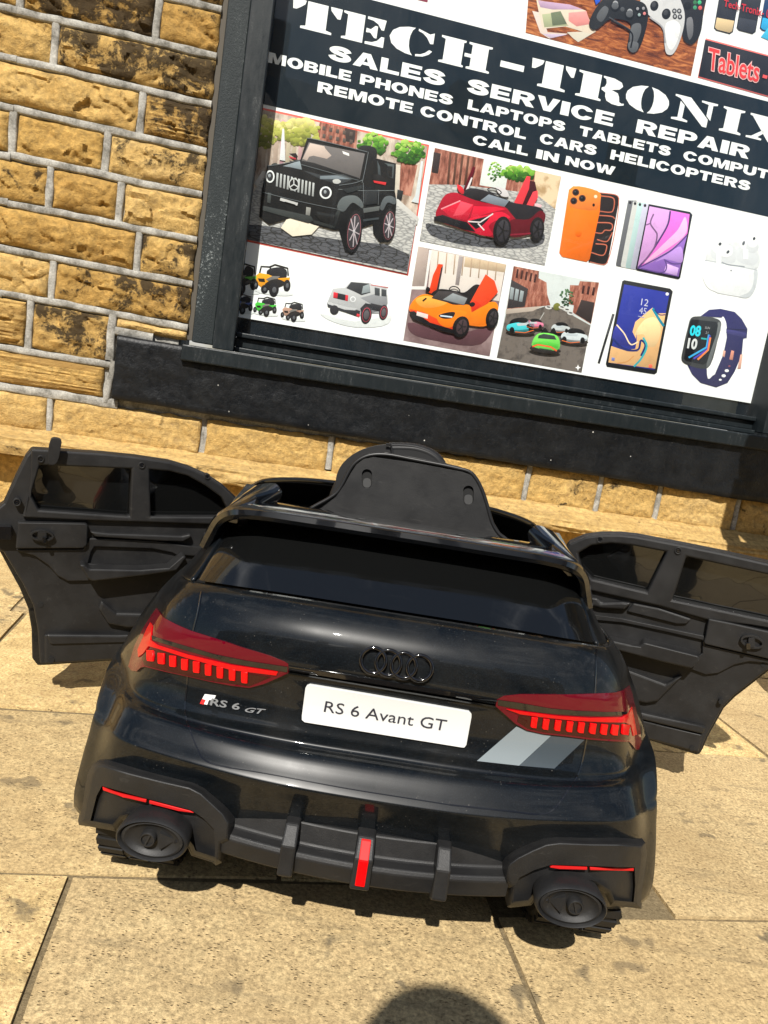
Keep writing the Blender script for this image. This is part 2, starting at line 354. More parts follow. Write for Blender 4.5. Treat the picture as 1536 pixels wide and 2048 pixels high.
# ------------------------------------------------------------------ pavement, road, ground
rnd = random.Random(7)
def fw(u, o, z): return wp(u, z, o)
def set_tint(me, cols):
    a = me.color_attributes.new('tint', 'FLOAT_COLOR', 'POINT')
    a.data.foreach_set('color', [c for q in cols for c in (*q, 1)])
flags = []
rows = [(.05, .50, .12), (.50, .92, -.33), (.92, 1.32, .173), (1.32, 1.86, -.056), (1.86, 2.36, .06), (2.36, 2.9, .3), (2.9, 3.4, .1), (3.4, 3.9, .25)]
for ri, (o0, o1, u0) in enumerate(rows):
    for k in range(-9, 10):
        a = u0 + k * .48; b = a + .48
        q0, q1 = o0, o1
        if ri == 2: q1 = 1.297 if b < .2 else 1.345
        if ri == 3: q0 = 1.297 if b < .0 else 1.345
        flags.append((a, b, q0, q1))
mb = MB(); tint = []
for a, b, q0, q1 in flags:
    g, h, nu, no = .0036, .002 * rnd.random(), 16, 14; tn = rnd.random(); ph = rnd.random() * 50
    rws = []
    for j in range(-1, no + 2):
        r_ = []
        for i in range(-1, nu + 2):
            x = min(max(i / nu, 0), 1); y = min(max(j / no, 0), 1)
            edge = (i < 0 or i > nu or j < 0 or j > no)
            u = a + g + (b - a - 2 * g) * x; o = q0 + g + (q1 - q0 - 2 * g) * y
            wob = .0022
            u += wob * noise.noise(Vector((u * 9, o * 9, ph))) * (1 if x in (0, 1) else .3); o += wob * noise.noise(Vector((u * 9, o * 9, ph + 9))) * (1 if y in (0, 1) else .3)
            e = min(x * (b - a), (1 - x) * (b - a), y * (q1 - q0), (1 - y) * (q1 - q0))
            z = -h - (.014 if edge else (.0022 if e < .001 else 0)) + .0016 * noise.noise(Vector((u * 4, o * 4, ph)))
            r_.append(fw(u, o, z)); tint.append((tn, 0, 0))
        rws.append(r_)
    mb.grid(rws, M['flag'])
me = bpy.data.meshes.new('pavement'); me.from_pydata(mb.v, [], mb.f); me.materials.append(M['flag']); set_tint(me, tint)
pav = link('pavement', me); tag(pav, kind='structure'); smooth(pav, 30)
if pav.data.polygons[0].normal.z < 0: pav.data.flip_normals()
mb = MB(); mb.add([fw(-4.4, -.1, -.0065), fw(4.9, -.1, -.0065), fw(4.9, 3.9, -.0065), fw(-4.4, 3.9, -.0065)], [(3, 2, 1, 0)], M['joint'])
tag(mb.obj('pavement_joints'), kind='structure')
mb = MB(); mb.box(-4.4, 4.9, 3.9, 4.03, -.2, -.002, M['mortar'], lambda u, o, z: fw(u, o, z)); tag(bevel(mb.obj('kerb'), .012), kind='structure')
mb = MB(); mb.add([fw(-60, 4.03, -.12), fw(60, 4.03, -.12), fw(60, 10.5, -.12), fw(-60, 10.5, -.12)], [(3, 2, 1, 0)], M['asphalt']); tag(mb.obj('road'), kind='structure')
mb = MB(); mb.add([(-200, -200, -.21), (200, -200, -.21), (200, 200, -.21), (-200, 200, -.21)], [(0, 1, 2, 3)], M['joint']); tag(mb.obj('ground'), kind='structure')

# ------------------------------------------------------------------ stone wall
RZ = [(1.395, 1.398), (1.290, 1.292), (1.185, 1.180), (1.076, 1.070), (.968, .966), (.860, .854), (.752, .743), (.643, .635), (.512, .506), (.412, .410)]
JOINTS = {0: [-1.05, -.742], 1: [-.97], 2: [-1.12, -.76], 3: [-1.048, -.834], 4: [-.958, -.79], 5: [-1.17, -.737], 6: [-.937], 7: [-.983, -.78], 8: [-1.08, -.785]}
UL, UF = -2.1, -.596
mb = MB(); tint = []; st = []                                # st: (u0,u1,z00,z01,z10,z11, tone, soot, seam, rough)
def rowline(k, u):                                          # height of mortar line k at u
    a, b = RZ[k] if 0 <= k < len(RZ) else (RZ[0][0] - .107 * k, RZ[0][1] - .107 * k)
    return a + (b - a) * min(max((u + 1.05) / .45, -1), 1)
SPEC = {(0, 1): (.45, .55, 0), (0, 2): (.25, .85, 0), (1, 1): (.6, .32, 0), (1, 2): (.55, .66, 0), (2, 1): (.55, .15, 0), (2, 2): (.6, .15, 0), (2, 3): (.45, .62, .9), (3, 1): (.5, .05, 0), (3, 2): (.3, .1, 0), (3, 3): (.75, .42, 0),
        (4, 1): (.3, .35, 0), (4, 2): (.15, .0, 0), (4, 3): (.7, .22, 0), (5, 2): (.2, .1, 0), (5, 3): (.55, .68, 0), (6, 1): (.75, .1, 0), (6, 2): (.25, .5, 0), (7, 1): (.6, .0, .9), (7, 2): (.5, .6, .2), (7, 3): (.8, .05, 0), (8, 1): (.5, .0, 1), (8, 2): (.5, .02, 1)}
for k in range(-8, 9):
    js = JOINTS.get(k) or [UF - .12 - rnd.random() * .2]
    cuts = [UF]
    for j in sorted(js, reverse=True): cuts.append(j)
    while cuts[-1] > UL: cuts.append(cuts[-1] - .17 - rnd.random() * .3)
    cuts = cuts[::-1]; n = len(cuts) - 1; off = n - (len(js) + 1)
    for i in range(n):
        a, b = cuts[i], cuts[i + 1]
        if k == 7 and i == n - 1: b = UF
        sp_ = SPEC.get((k, i - off + 1)) or (rnd.random(), rnd.random() * .6, 0)
        gL, gR = .009, .009 if i < n - 1 else 0
        if k == 8 and i == n - 1: b = -.772; gR = .006
        if k == 7 and i == n - 1: continue
        if k == 8 and i == n - 1: pass
        st.append((a + gL, b - gR, rowline(k + 1, a) + .009, rowline(k + 1, b) + .009, rowline(k, a) - .009, rowline(k, b) - .009, *sp_, .35 if k == 8 else 1))
st.append((-.775, UF, .604, .600, .628, .624, .8, .1, 0, .6))        # thin sliver of stone over the sill end
low = [-2.1, -1.75, -1.3, -.917, -.526, -.178, .12, .409, .640, .835, 1.106, 1.45, 1.8, 2.2, 2.6]
for i in range(len(low) - 1):
    a, b = low[i], low[i + 1]; zb = .318 - .012 * (a + 1) - .012
    t_ = [(.6, .0), (.7, 0), (.75, 0), (.8, .0), (.65, .1), (.68, .12), (.6, 0), (.62, .3), (.66, .36), (.8, .1), (.75, .28), (.3, .3), (.5, .3), (.5, .3)][i]
    st.append((a + .008, b - .008, zb, zb, .402, .402, t_[0], t_[1], 0 if i > 5 else .25, .45))
for k in range(9):                                           # coarse courses right of the window and over it
    u = 1.27 + .1 * rnd.random()
    for z0 in ():
        pass
def stone(u0, u1, z00, z01, z10, z11, tone, soot, seam, rough):
    nu, nz = max(6, int((u1 - u0) / .0042)), max(4, int((z10 - z00) / .0042)); ph = rnd.random() * 90; dome = .006 + .009 * rnd.random()
    rws = []
    for j in range(-1, nz + 2):
        r_ = []
        for i in range(-1, nu + 2):
            x, y = min(max(i / nu, 0), 1), min(max(j / nz, 0), 1); ed = i < 0 or j < 0 or i > nu or j > nz
            u = u0 + (u1 - u0) * x; z = (z00 + (z01 - z00) * x) * (1 - y) + (z10 + (z11 - z10) * x) * y
            du, dz = min(x, 1 - x) * (u1 - u0), min(y, 1 - y) * (z10 - z00); d = min(du, dz)
            # uneven arris
            ew = .0045 * noise.noise(Vector((u * 30, z * 30, ph + 3)))
            if y in (0, 1): z += ew
            if x in (0, 1): u += ew
            f = 1 - math.exp(-d / .0075)
            p = Vector((u * 9 + ph, z * 13, ph))
            b1 = noise.fractal(p, .9, 2.1, 5); rg = 1 - abs(noise.noise(p * .85 + Vector((5, 3, 1)))) * 2
            b2 = noise.fractal(p * 5.2, .8, 2.2, 3)
            pw = Vector((u * 17 + ph + .7 * noise.noise(p * 2.2), z * 27 + u * 5 + .7 * noise.noise(p * 2.2 + Vector((4, 4, 4))), ph)); dv, pt = noise.voronoi(pw); rd = noise.random_vector if False else noise.noise_vector(pt[0] * 7.3 + Vector((.5, .2, .7)))
            fc = (pw - pt[0]).dot(rd.normalized()) if rd.length > 0 else 0
            o = .004 + f * (dome + rough * (.0085 * b1 + .004 * max(0, rg) ** 3 + .0018 * b2 + .0085 * fc + .004 * min(dv[1] - dv[0], .3)))
            if seam > .5: o += .0016 * f * math.sin(z * 900 + 4 * noise.noise(Vector((u * 6, z * 20, ph))))
            r_.append(wp(u, z, -.006 if ed else max(o, .001)))
            tint.append((tone + .15 * b1, soot + .12 * b1 - (.10 * (1 - f)) + (.22 * (y - .45) + .16 * (x - .5)) * (soot > .3), seam))
        rws.append(r_)
    mb.grid(rws, M['stone'])
for s_ in st: stone(*s_)
# plain walling beyond the frame's reach: over the window and right of it
nb = len(mb.v)
def slabw(u0, u1, z0, z1, o0, o1, mt, m_=None):
    (m_ or mb).box(u0, u1, z0, z1, o0, o1, mt, lambda u, z, o: wp(u, z, o))
for k in range(24):
    z0 = .42 + .108 * k
    u = 1.26
    while u < 4.2:
        w_ = .22 + .25 * rnd.random(); slabw(u + .009, u + w_ - .009, z0 + .009, z0 + .099, -.01, .008 + .008 * rnd.random(), M['stone']); u += w_
    if z0 > 2.0:
        u = UF
        while u < 1.26:
            w_ = .22 + .25 * rnd.random(); slabw(u + .009, min(u + w_, 1.26) - .009, z0 + .009, z0 + .099, -.01, .008 + .008 * rnd.random(), M['stone']); u += w_
tint += [(.5, .3, 0)] * (len(mb.v) - len(tint))
# stones below the plinth
nb = len(mb.v); u = -2.1
while u < 2.6:
    w_ = .28 + .3 * rnd.random(); stone(u + .006, u + w_ - .006, .0, .0, .252 - .018 * (u + 1) / 2, .252 - .018 * (u + w_ + 1) / 2, .55, .05, .1, .3)
    u += w_
wall = bpy.data.meshes.new('stone_wall'); wall.from_pydata(mb.v, [], mb.f); wall.materials.append(M['stone']); set_tint(wall, tint)
bm = bmesh.new(); bm.from_mesh(wall); bmesh.ops.recalc_face_normals(bm, faces=bm.faces); bm.to_mesh(wall); bm.free()
wr = empty('stone_wall', wp(0, 0, 0), 'yellow sandstone wall of rough coursed blocks with raised grey pointing behind the black toy car', 'wall')
so = link('stonework', wall, wr); smooth(so, 50)
mb = MB()
slabw(-2.12, UF - .02, 0, 2.9, -.3, -.001, M['mortar']); slabw(1.22, 4.2, 0, 2.9, -.3, -.001, M['mortar']); slabw(UF - .02, 1.22, 0, .44, -.3, -.001, M['mortar']); slabw(UF - .02, 1.22, 2.0, 2.9, -.3, -.001, M['mortar'])
def ribbon(p0, p1, w, o=.012):                               # raised strap pointing with wandering edges
    d = math.hypot(p1[0] - p0[0], p1[1] - p0[1]); n = max(3, int(d / .008)); ph = rnd.random() * 60; nx, nz = -(p1[1] - p0[1]) / d, (p1[0] - p0[0]) / d
    rws = []
    for i in range(n + 1):
        t_ = i / n; u, z = p0[0] + (p1[0] - p0[0]) * t_, p0[1] + (p1[1] - p0[1]) * t_
        a = w / 2 * (1 + .28 * noise.noise(Vector((u * 22, z * 22, ph)))); b = w / 2 * (1 + .28 * noise.noise(Vector((u * 22, z * 22, ph + 7))))
        oo = o + .0022 * noise.noise(Vector((u * 14, z * 14, ph + 3))); s_ = .0035 * noise.noise(Vector((u * 5, z * 5, ph + 11)))
        rws.append([wp(u + nx * (k_ + s_), z + nz * (k_ + s_), q_) for k_, q_ in ((b + .0015, -.004), (b, oo - .002), (b - .003, oo), (-a + .003, oo - .0005), (-a, oo - .003), (-a - .0015, -.004))])
    mb.grid(rws, M['mortar'])
for k in range(-8, 10):
    e = UF if k < 8 else -.775
    if k == 9: e = -.752
    ribbon((UL, rowline(k, UL)), (-1.05, rowline(k, -1.05)), .017); ribbon((-1.05, rowline(k, -1.05)), (e, rowline(k, e)), .017 if k != 9 else .023)
for s_ in st:
    if s_[4] - s_[2] > .05 and s_[0] > -2.05 and s_[3] > .42: ribbon((s_[0] - .009, s_[2] - .004), (s_[0] - .009, s_[4] + .004), .017, .0105)
ribbon((-.785, .52), (-.783, .637), .020, .0125); ribbon((-.783, .41), (-.772, .52), .014, .014); ribbon((-.775, .598), (-.68, .597), .020, .013)
for j, wd in ((-.917, .014), (-.526, .007), (-.178, .016), (.409, .016), (.64, .016), (.835, .015), (1.106, .015), (-1.3, .014), (1.45, .014)):
    ribbon((j, .312 if j < .3 else .292), (j - .002, .405), wd, .010 if wd > .01 else -.0005)
po = mb.obj('pointing', wr); smooth(po, 50)
mb = MB()                                                    # plinth: projecting ledge of split stone
rws = []
for i in range(331):
    u = -2.1 + 4.7 * i / 330; d = .0016 * noise.noise(Vector((u * 7, 0, 3))) + .0022 * noise.fractal(Vector((u * 18, 1, 5)), .9, 2, 4)
    zt = .308 - .012 * (u + 1); zf = .297 - .0205 * (u + 1); zb = .257 - .013 * (u + 1)
    r_ = [wp(u, zt + .012 + 2.6 * d, -.004), wp(u, zt + .006 + 1.2 * d, .014), wp(u, zt + .5 * d, .024)]
    for q in range(1, 5): r_.append(wp(u, zt + (zf - zt) * q / 4 + .6 * d, .024 + .07 * q / 4))
    for q in range(1, 9):
        e_ = .006 * noise.fractal(Vector((u * 22, q * .35, 9)), .8, 2.1, 4); r_.append(wp(u, zf + (zb - zf) * q / 8 - .002, .099 + e_ - .002 * abs(q - 4)))
    r_.append(wp(u, zb - .002, .02)); rws.append(r_)
mb.grid(rws, M['stone'])
pl = mb.obj('plinth', wr); set_tint(pl.data, [(.82, .18, .3)] * len(pl.data.vertices)); smooth(pl, 55)

# ------------------------------------------------------------------ window sill and window
mb = MB(); rws = []
for i in range(151):
    u = -.764 + 2.4 * i / 150; zt = .587 - .0008 * (u + .76); zb = .424 - .0175 * (u + .76)
    prof = [(zt, -.2), (zt, .028), (zt - .005, .034)] + [(zt - .005 + (zb - zt + .011) * q / 16, .0352) for q in range(1, 17)] + [(zb, .031), (zb, -.02)]
    rws.append([wp(u + (.002 * noise.noise(Vector((z * 40, 2, 7))) if i == 0 else 0), z + .0022 * noise.noise(Vector((u * 9, z * 9, 4))) * (o > 0), o + (.0022 * noise.fractal(Vector((u * 20, z * 20, 1)), .8, 2, 4) if o > .02 else 0)) for z, o in prof])
mb.grid(rws, M['sillpaint']); mb.add(rws[0], [tuple(range(len(rws[0])))], M['sillpaint'])
sill = mb.obj('window_sill'); smooth(sill, 50); tag(sill, 'long black painted stone sill with chips and specks below the shop window', 'window sill')

win = empty('shop_window', wp(.3, .59, 0), 'dark grey framed shop window standing on the black stone sill', 'window')
def wbox(name, u0, u1, z0, z1, o0, o1, mt, parent, bw=.002):
    m_ = MB(); slabw(u0, u1, z0, z1, o0, o1, mt, m_); o = m_.obj(name, parent); return bevel(o, bw, 2)
wbox('jamb', -.582, -.529, .600, 2.0, -.10, .006, M['dusty'], win); wbox('jamb', -.528, -.474, .592, 2.0, -.10, .020, M['frame'], win)
wbox('sealant_strip', -.597, -.5825, .603, 2.0, -.05, .001, M['sealant'], win, .001)
wbox('jamb', 1.125, 1.225, .60, 2.0, -.10, .012, M['frame'], win); wbox('window_head', -.597, 1.225, 2.002, 2.06, -.1, .02, M['frame'], win)
wbox('bottom_rail', -.4735, 1.1245, .632, .645, -.10, -.030, M['frame'], win, .003); wbox('bottom_rail', -.4735, 1.1245, .606, .6315, -.10, -.042, M['frame'], win)
wbox('bottom_rail', -.4735, 1.1245, .592, .6055, -.10, -.022, M['frame'], win, .003)
wbox('cill_ledge', -.602, 1.24, .5485, .5905, -.09, .052, M['frame'], win, .004)
wbox('backing_board', -.4735, 1.1245, .645, 2.0, -.10, -.082, M['black'], win, 0)
gm = MB(); gm.add([wp(-.4735, .6455, -.0655), wp(1.1245, .6455, -.0655), wp(1.1245, 2.0, -.0655), wp(-.4735, 2.0, -.0655)], [(0, 1, 2, 3)], M['pane']); gm.obj('glass_pane', win)
# ------------------------------------------------------------------ printed poster behind the glass
PO = -.0765
poster = empty('window_poster', wp(.3, .685, PO), 'white printed poster with navy banner and toy car pictures behind the window glass', 'poster')
CLIPU = -.4735
def puv(px, py): return wall_uv(px, py, PO)
PINK = mat('printed_ink', (.5, .5, .5), .4, spec=.3); t = NT(PINK); co = t.coord(); at = t.n('Attribute', attribute_name='ink')
f = t.math('ADD', t.math('MULTIPLY', t.noise(co, 38, 3, .6, .5), .6), t.math('MULTIPLY', t.noise(co, 420, 2, .7), .4))
t.col(t.mix(1., at.outputs['Color'], t.ramp(f, (.3, .84), (.5, 1.), (.7, 1.)), 'MULTIPLY'))
class Art:
    """flat printed shapes, each a hair in front of the one before; printed tones run from light to dark down each shape"""
    def __init__(s, T, base=.0004): s.T, s.mb, s.o, s.c, s.st = T, MB(), base, [], .00003
    def uv(s, pts, sm=0):
        q = [puv(*p) for p in s.T(pts)]
        q = [(max(u, CLIPU), z) for u, z in q]
        return sm2(q, 4) if sm else q
    def put(s, c, uvs, faces, g=.30):
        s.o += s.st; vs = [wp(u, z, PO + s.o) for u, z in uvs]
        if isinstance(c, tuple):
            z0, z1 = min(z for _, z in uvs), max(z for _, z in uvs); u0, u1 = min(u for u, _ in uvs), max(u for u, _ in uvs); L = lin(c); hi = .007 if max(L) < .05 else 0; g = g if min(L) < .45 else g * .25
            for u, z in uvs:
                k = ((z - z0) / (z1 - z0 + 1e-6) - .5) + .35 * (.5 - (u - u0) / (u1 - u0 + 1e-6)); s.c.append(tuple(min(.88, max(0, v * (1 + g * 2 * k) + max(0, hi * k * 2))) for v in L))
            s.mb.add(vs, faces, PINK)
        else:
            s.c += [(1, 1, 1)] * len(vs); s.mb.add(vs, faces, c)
    def p(s, c, pts, sm=0, holes=()):
        try:
            v, f, _ = fill([s.uv(pts, sm)] + [s.uv(h, 0) for h in holes]); s.put(c, v, f)
        except Exception as e: print('art', e)
        return s
    def line(s, c, pts, w, sm=1):
        q = [(p.x, p.y) for p in cat_rom([(x, y, 0) for x, y in pts], 5)] if sm and len(pts) > 2 else pts
        a, b = [], []
        for i, (x, y) in enumerate(q):
            x0, y0 = q[max(i - 1, 0)]; x1, y1 = q[min(i + 1, len(q) - 1)]; d = math.hypot(x1 - x0, y1 - y0) or 1
            nx, ny = -(y1 - y0) / d * w / 2, (x1 - x0) / d * w / 2; a.append((x + nx, y + ny)); b.append((x - nx, y - ny))
        n = len(q); s.put(c, s.uv(a) + s.uv(b), [(i, i + 1, n + i + 1, n + i) for i in range(n - 1)], .1); return s
    def e(s, c, cx, cy, a, b, rot=0, n=20): return s.p(c, ell(cx, cy, a, b, rot, n))
    def ring(s, c, cx, cy, a, b, w, rot=0): return s.p(c, ell(cx, cy, a, b, rot, 24), 0, [ell(cx, cy, a - w, b - w, rot, 24)])
    def done(s, name, parent):
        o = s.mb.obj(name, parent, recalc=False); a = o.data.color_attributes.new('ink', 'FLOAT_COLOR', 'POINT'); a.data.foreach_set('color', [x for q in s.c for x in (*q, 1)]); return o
def leafy(a, cx, cy, rx, ry, cols, n=70, seed=1):
    r = random.Random(seed); a.st = .000004
    for k in range(n):
        q, d = r.random() * 6.283, math.sqrt(r.random()); x, y = cx + rx * d * math.cos(q), cy + ry * d * math.sin(q)
        c = cols[max(0, min(len(cols) - 1, int((d * math.sin(q) * .5 + .5 + .5 * (r.random() - .5)) * len(cols))))]; w = rx * .13 * (.5 + .7 * r.random())
        a.p(c, [(x + w * (1 + .6 * r.random()) * math.cos(t_), y + w * (.8 + .6 * r.random()) * math.sin(t_)) for t_ in (0, .9, 1.8, 2.7, 3.6, 4.5, 5.4)])
    a.st = .00003
GRN = [(168, 206, 96), (120, 176, 62), (84, 142, 44), (58, 108, 34), (40, 78, 28)]
def rect_art(name, parent, mt, u0, u1, z0, z1, o):
    m_ = MB(); m_.add([wp(u0, z0, PO + o), wp(u1, z0, PO + o), wp(u1, z1, PO + o), wp(u0, z1, PO + o)], [(0, 1, 2, 3)], mt); return m_.obj(name, parent, recalc=False)
rect_art('printed_sheet', poster, M['white'], CLIPU, 1.1245, .6865, 2.0, 0)
ban = rect_art('banner', poster, M['navy'], CLIPU, 1.1245, 1.234, 1.540, .0004)
def word(mb, body, u0, u1, z0, z1, mt, bold=.03, o=.0007, shear=0, capz=None):
    v, f = text_mesh(body, bold, shear); xs = [p[0] for p in v]; ys = [p[1] for p in v]
    e_ = text_mesh('E', bold)[0]; y0, y1 = min(p[1] for p in e_), max(p[1] for p in e_); v = [(x, min(max(y, y0), y1)) for x, y in v]
    x0, x1 = min(xs), max(xs)
    mb.add([wp(u0 + (x - x0) / (x1 - x0) * (u1 - u0), z0 + (y - y0) / (y1 - y0) * (z1 - z0), PO + o) for x, y in v], f, mt)
LW = mat('white_lettering', (.8, .82, .82), .4)
def arc(cx, cy, rx, ry, a0, a1, n=12): return [(cx + rx * math.cos(math.radians(a0 + (a1 - a0) * k / n)), cy + ry * math.sin(math.radians(a0 + (a1 - a0) * k / n))) for k in range(n + 1)]
def stroke(pts, tx, ty):
    q = [(p.x, p.y) for p in cat_rom([(x, y, 0) for x, y in pts], 5)]; a, b = [], []
    for k, (x, y) in enumerate(q):
        x0, y0 = q[max(k - 1, 0)]; x1, y1 = q[min(k + 1, len(q) - 1)]; d = math.hypot(x1 - x0, y1 - y0); nx, ny = -(y1 - y0) / d, (x1 - x0) / d; a.append((x + nx * tx, y + ny * ty)); b.append((x - nx * tx, y - ny * ty))
    return a + b[::-1]
R4 = lambda x0, x1, y0, y1: [(x0, y0), (x1, y0), (x1, y1), (x0, y1)]
BL = {'I': (.40, [[R4(0, 1, 0, 1)]]), 'L': (.84, [[[(0, 0), (1, 0), (1, .24), (.37, .24), (.37, 1), (0, 1)]]]), 'E': (.90, [[[(0, 0), (1, 0), (1, .23), (.35, .23), (.35, .39), (.92, .39), (.92, .61), (.35, .61), (.35, .77), (.98, .77), (.98, 1), (0, 1)]]]),
      'T': (.95, [[[(.33, 0), (.67, 0), (.67, .76), (1, .76), (1, 1), (0, 1), (0, .76), (.33, .76)]]]), 'H': (1, [[[(0, 0), (.32, 0), (.32, .38), (.68, .38), (.68, 0), (1, 0), (1, 1), (.68, 1), (.68, .62), (.32, .62), (.32, 1), (0, 1)]]]),
      'N': (1.02, [[[(0, 0), (.30, 0), (.30, .56), (.69, 0), (1, 0), (1, 1), (.70, 1), (.70, .44), (.31, 1), (0, 1)]]]), 'M': (1.22, [[[(0, 0), (.23, 0), (.23, .66), (.40, 0), (.60, 0), (.77, .66), (.77, 0), (1, 0), (1, 1), (.66, 1), (.5, .38), (.34, 1), (0, 1)]]]),
      'A': (1.10, [[[(0, 0), (.30, 0), (.355, .18), (.645, .18), (.70, 0), (1, 0), (.655, 1), (.345, 1)], [(.42, .385), (.58, .385), (.5, .72)]]]), 'V': (1.05, [[[(0, 1), (.32, 1), (.5, .32), (.68, 1), (1, 1), (.66, 0), (.34, 0)]]]),
      'W': (1.5, [[[(0, 1), (.22, 1), (.315, .36), (.405, 1), (.595, 1), (.685, .36), (.78, 1), (1, 1), (.825, 0), (.595, 0), (.5, .60), (.405, 0), (.175, 0)]]]),
      'O': (1.12, [[arc(.5, .5, .5, .52, 0, 360, 32)[:-1], arc(.5, .5, .205, .285, 0, 360, 24)[:-1]]]), 'C': (1.06, [[arc(.5, .5, .5, .52, 24, 336, 28) + [(.70, .34)] + arc(.5, .5, .205, .285, 322, 38, 20) + [(.70, .66)]]]),
      'U': (1.0, [[[(0, 1), (.32, 1)] + arc(.5, .36, .18, .13, 180, 360, 10) + [(.68, 1), (1, 1)] + arc(.5, .36, .5, .38, 0, -180, 16)]]),
      'P': (.96, [[[(0, 0), (.34, 0), (.34, .34)] + arc(.64, .67, .36, .33, -90, 90, 12) + [(0, 1)], [(.34, .56)] + arc(.58, .67, .10, .11, -90, 90, 8) + [(.34, .78)]]]),
      'R': (1.04, [[[(0, 0), (.33, 0), (.33, .40), (.42, .40), (.64, 0), (1, 0), (.74, .43)] + arc(.62, .71, .34, .29, -60, 90, 12) + [(0, 1)], [(.33, .60)] + arc(.56, .695, .10, .095, -90, 90, 8) + [(.33, .79)]]]),
      'B': (1.0, [[[(0, 0)] + arc(.66, .28, .34, .28, -90, 62, 10) + arc(.62, .75, .33, .25, -58, 90, 10) + [(0, 1)], [(.33, .20)] + arc(.58, .305, .10, .105, -90, 90, 7) + [(.33, .41)], [(.33, .61)] + arc(.56, .70, .10, .09, -90, 90, 7) + [(.33, .79)]]]),
      'S': (.98, [[stroke([(.84, .67), (.74, .82), (.5, .885), (.26, .82), (.18, .71), (.27, .60), (.5, .525), (.74, .44), (.83, .29), (.73, .17), (.5, .115), (.24, .18), (.14, .34)], .165, .135)]])}
def block_word(mb, body, u0, u1, z0, z1):
    gap = .085; tot = sum(BL[c][0] for c in body) + gap * (len(body) - 1); x = 0
    for c in body:
        w, shapes = BL[c]
        for loops in shapes:
            v, f, _ = fill(loops); mb.add([wp(u0 + (x + px * w) / tot * (u1 - u0), z0 + py * (z1 - z0), PO + .0007) for px, py in v], f, LW)
        x += w + gap
for words in ([('SALES', -.323, -.005), ('SERVICE', .058, .492), ('REPAIR', .563, .928), (1.377, 1.412)], [('MOBILE', -.474, -.256), ('PHONES', -.232, .025), ('LAPTOPS', .068, .354), ('TABLETS', .397, .682), ('COMPUT', .723, 1.005), (1.3355, 1.3605)],
              [('REMOTE', -.34, -.08), ('CONTROL', -.059, .246), ('CARS', .287, .459), ('HELICOPTERS', .503, .954), (1.293, 1.3185)], [('CALL', .098, .26), ('IN', .285, .352), ('NOW', .373, .525), (1.252, 1.2755)]):
    mb = MB(); z0, z1 = words[-1]
    for b_, u0, u1 in words[:-1]: block_word(mb, b_, u0, u1, z0, z1)
    mb.obj('lettering', ban, recalc=False)
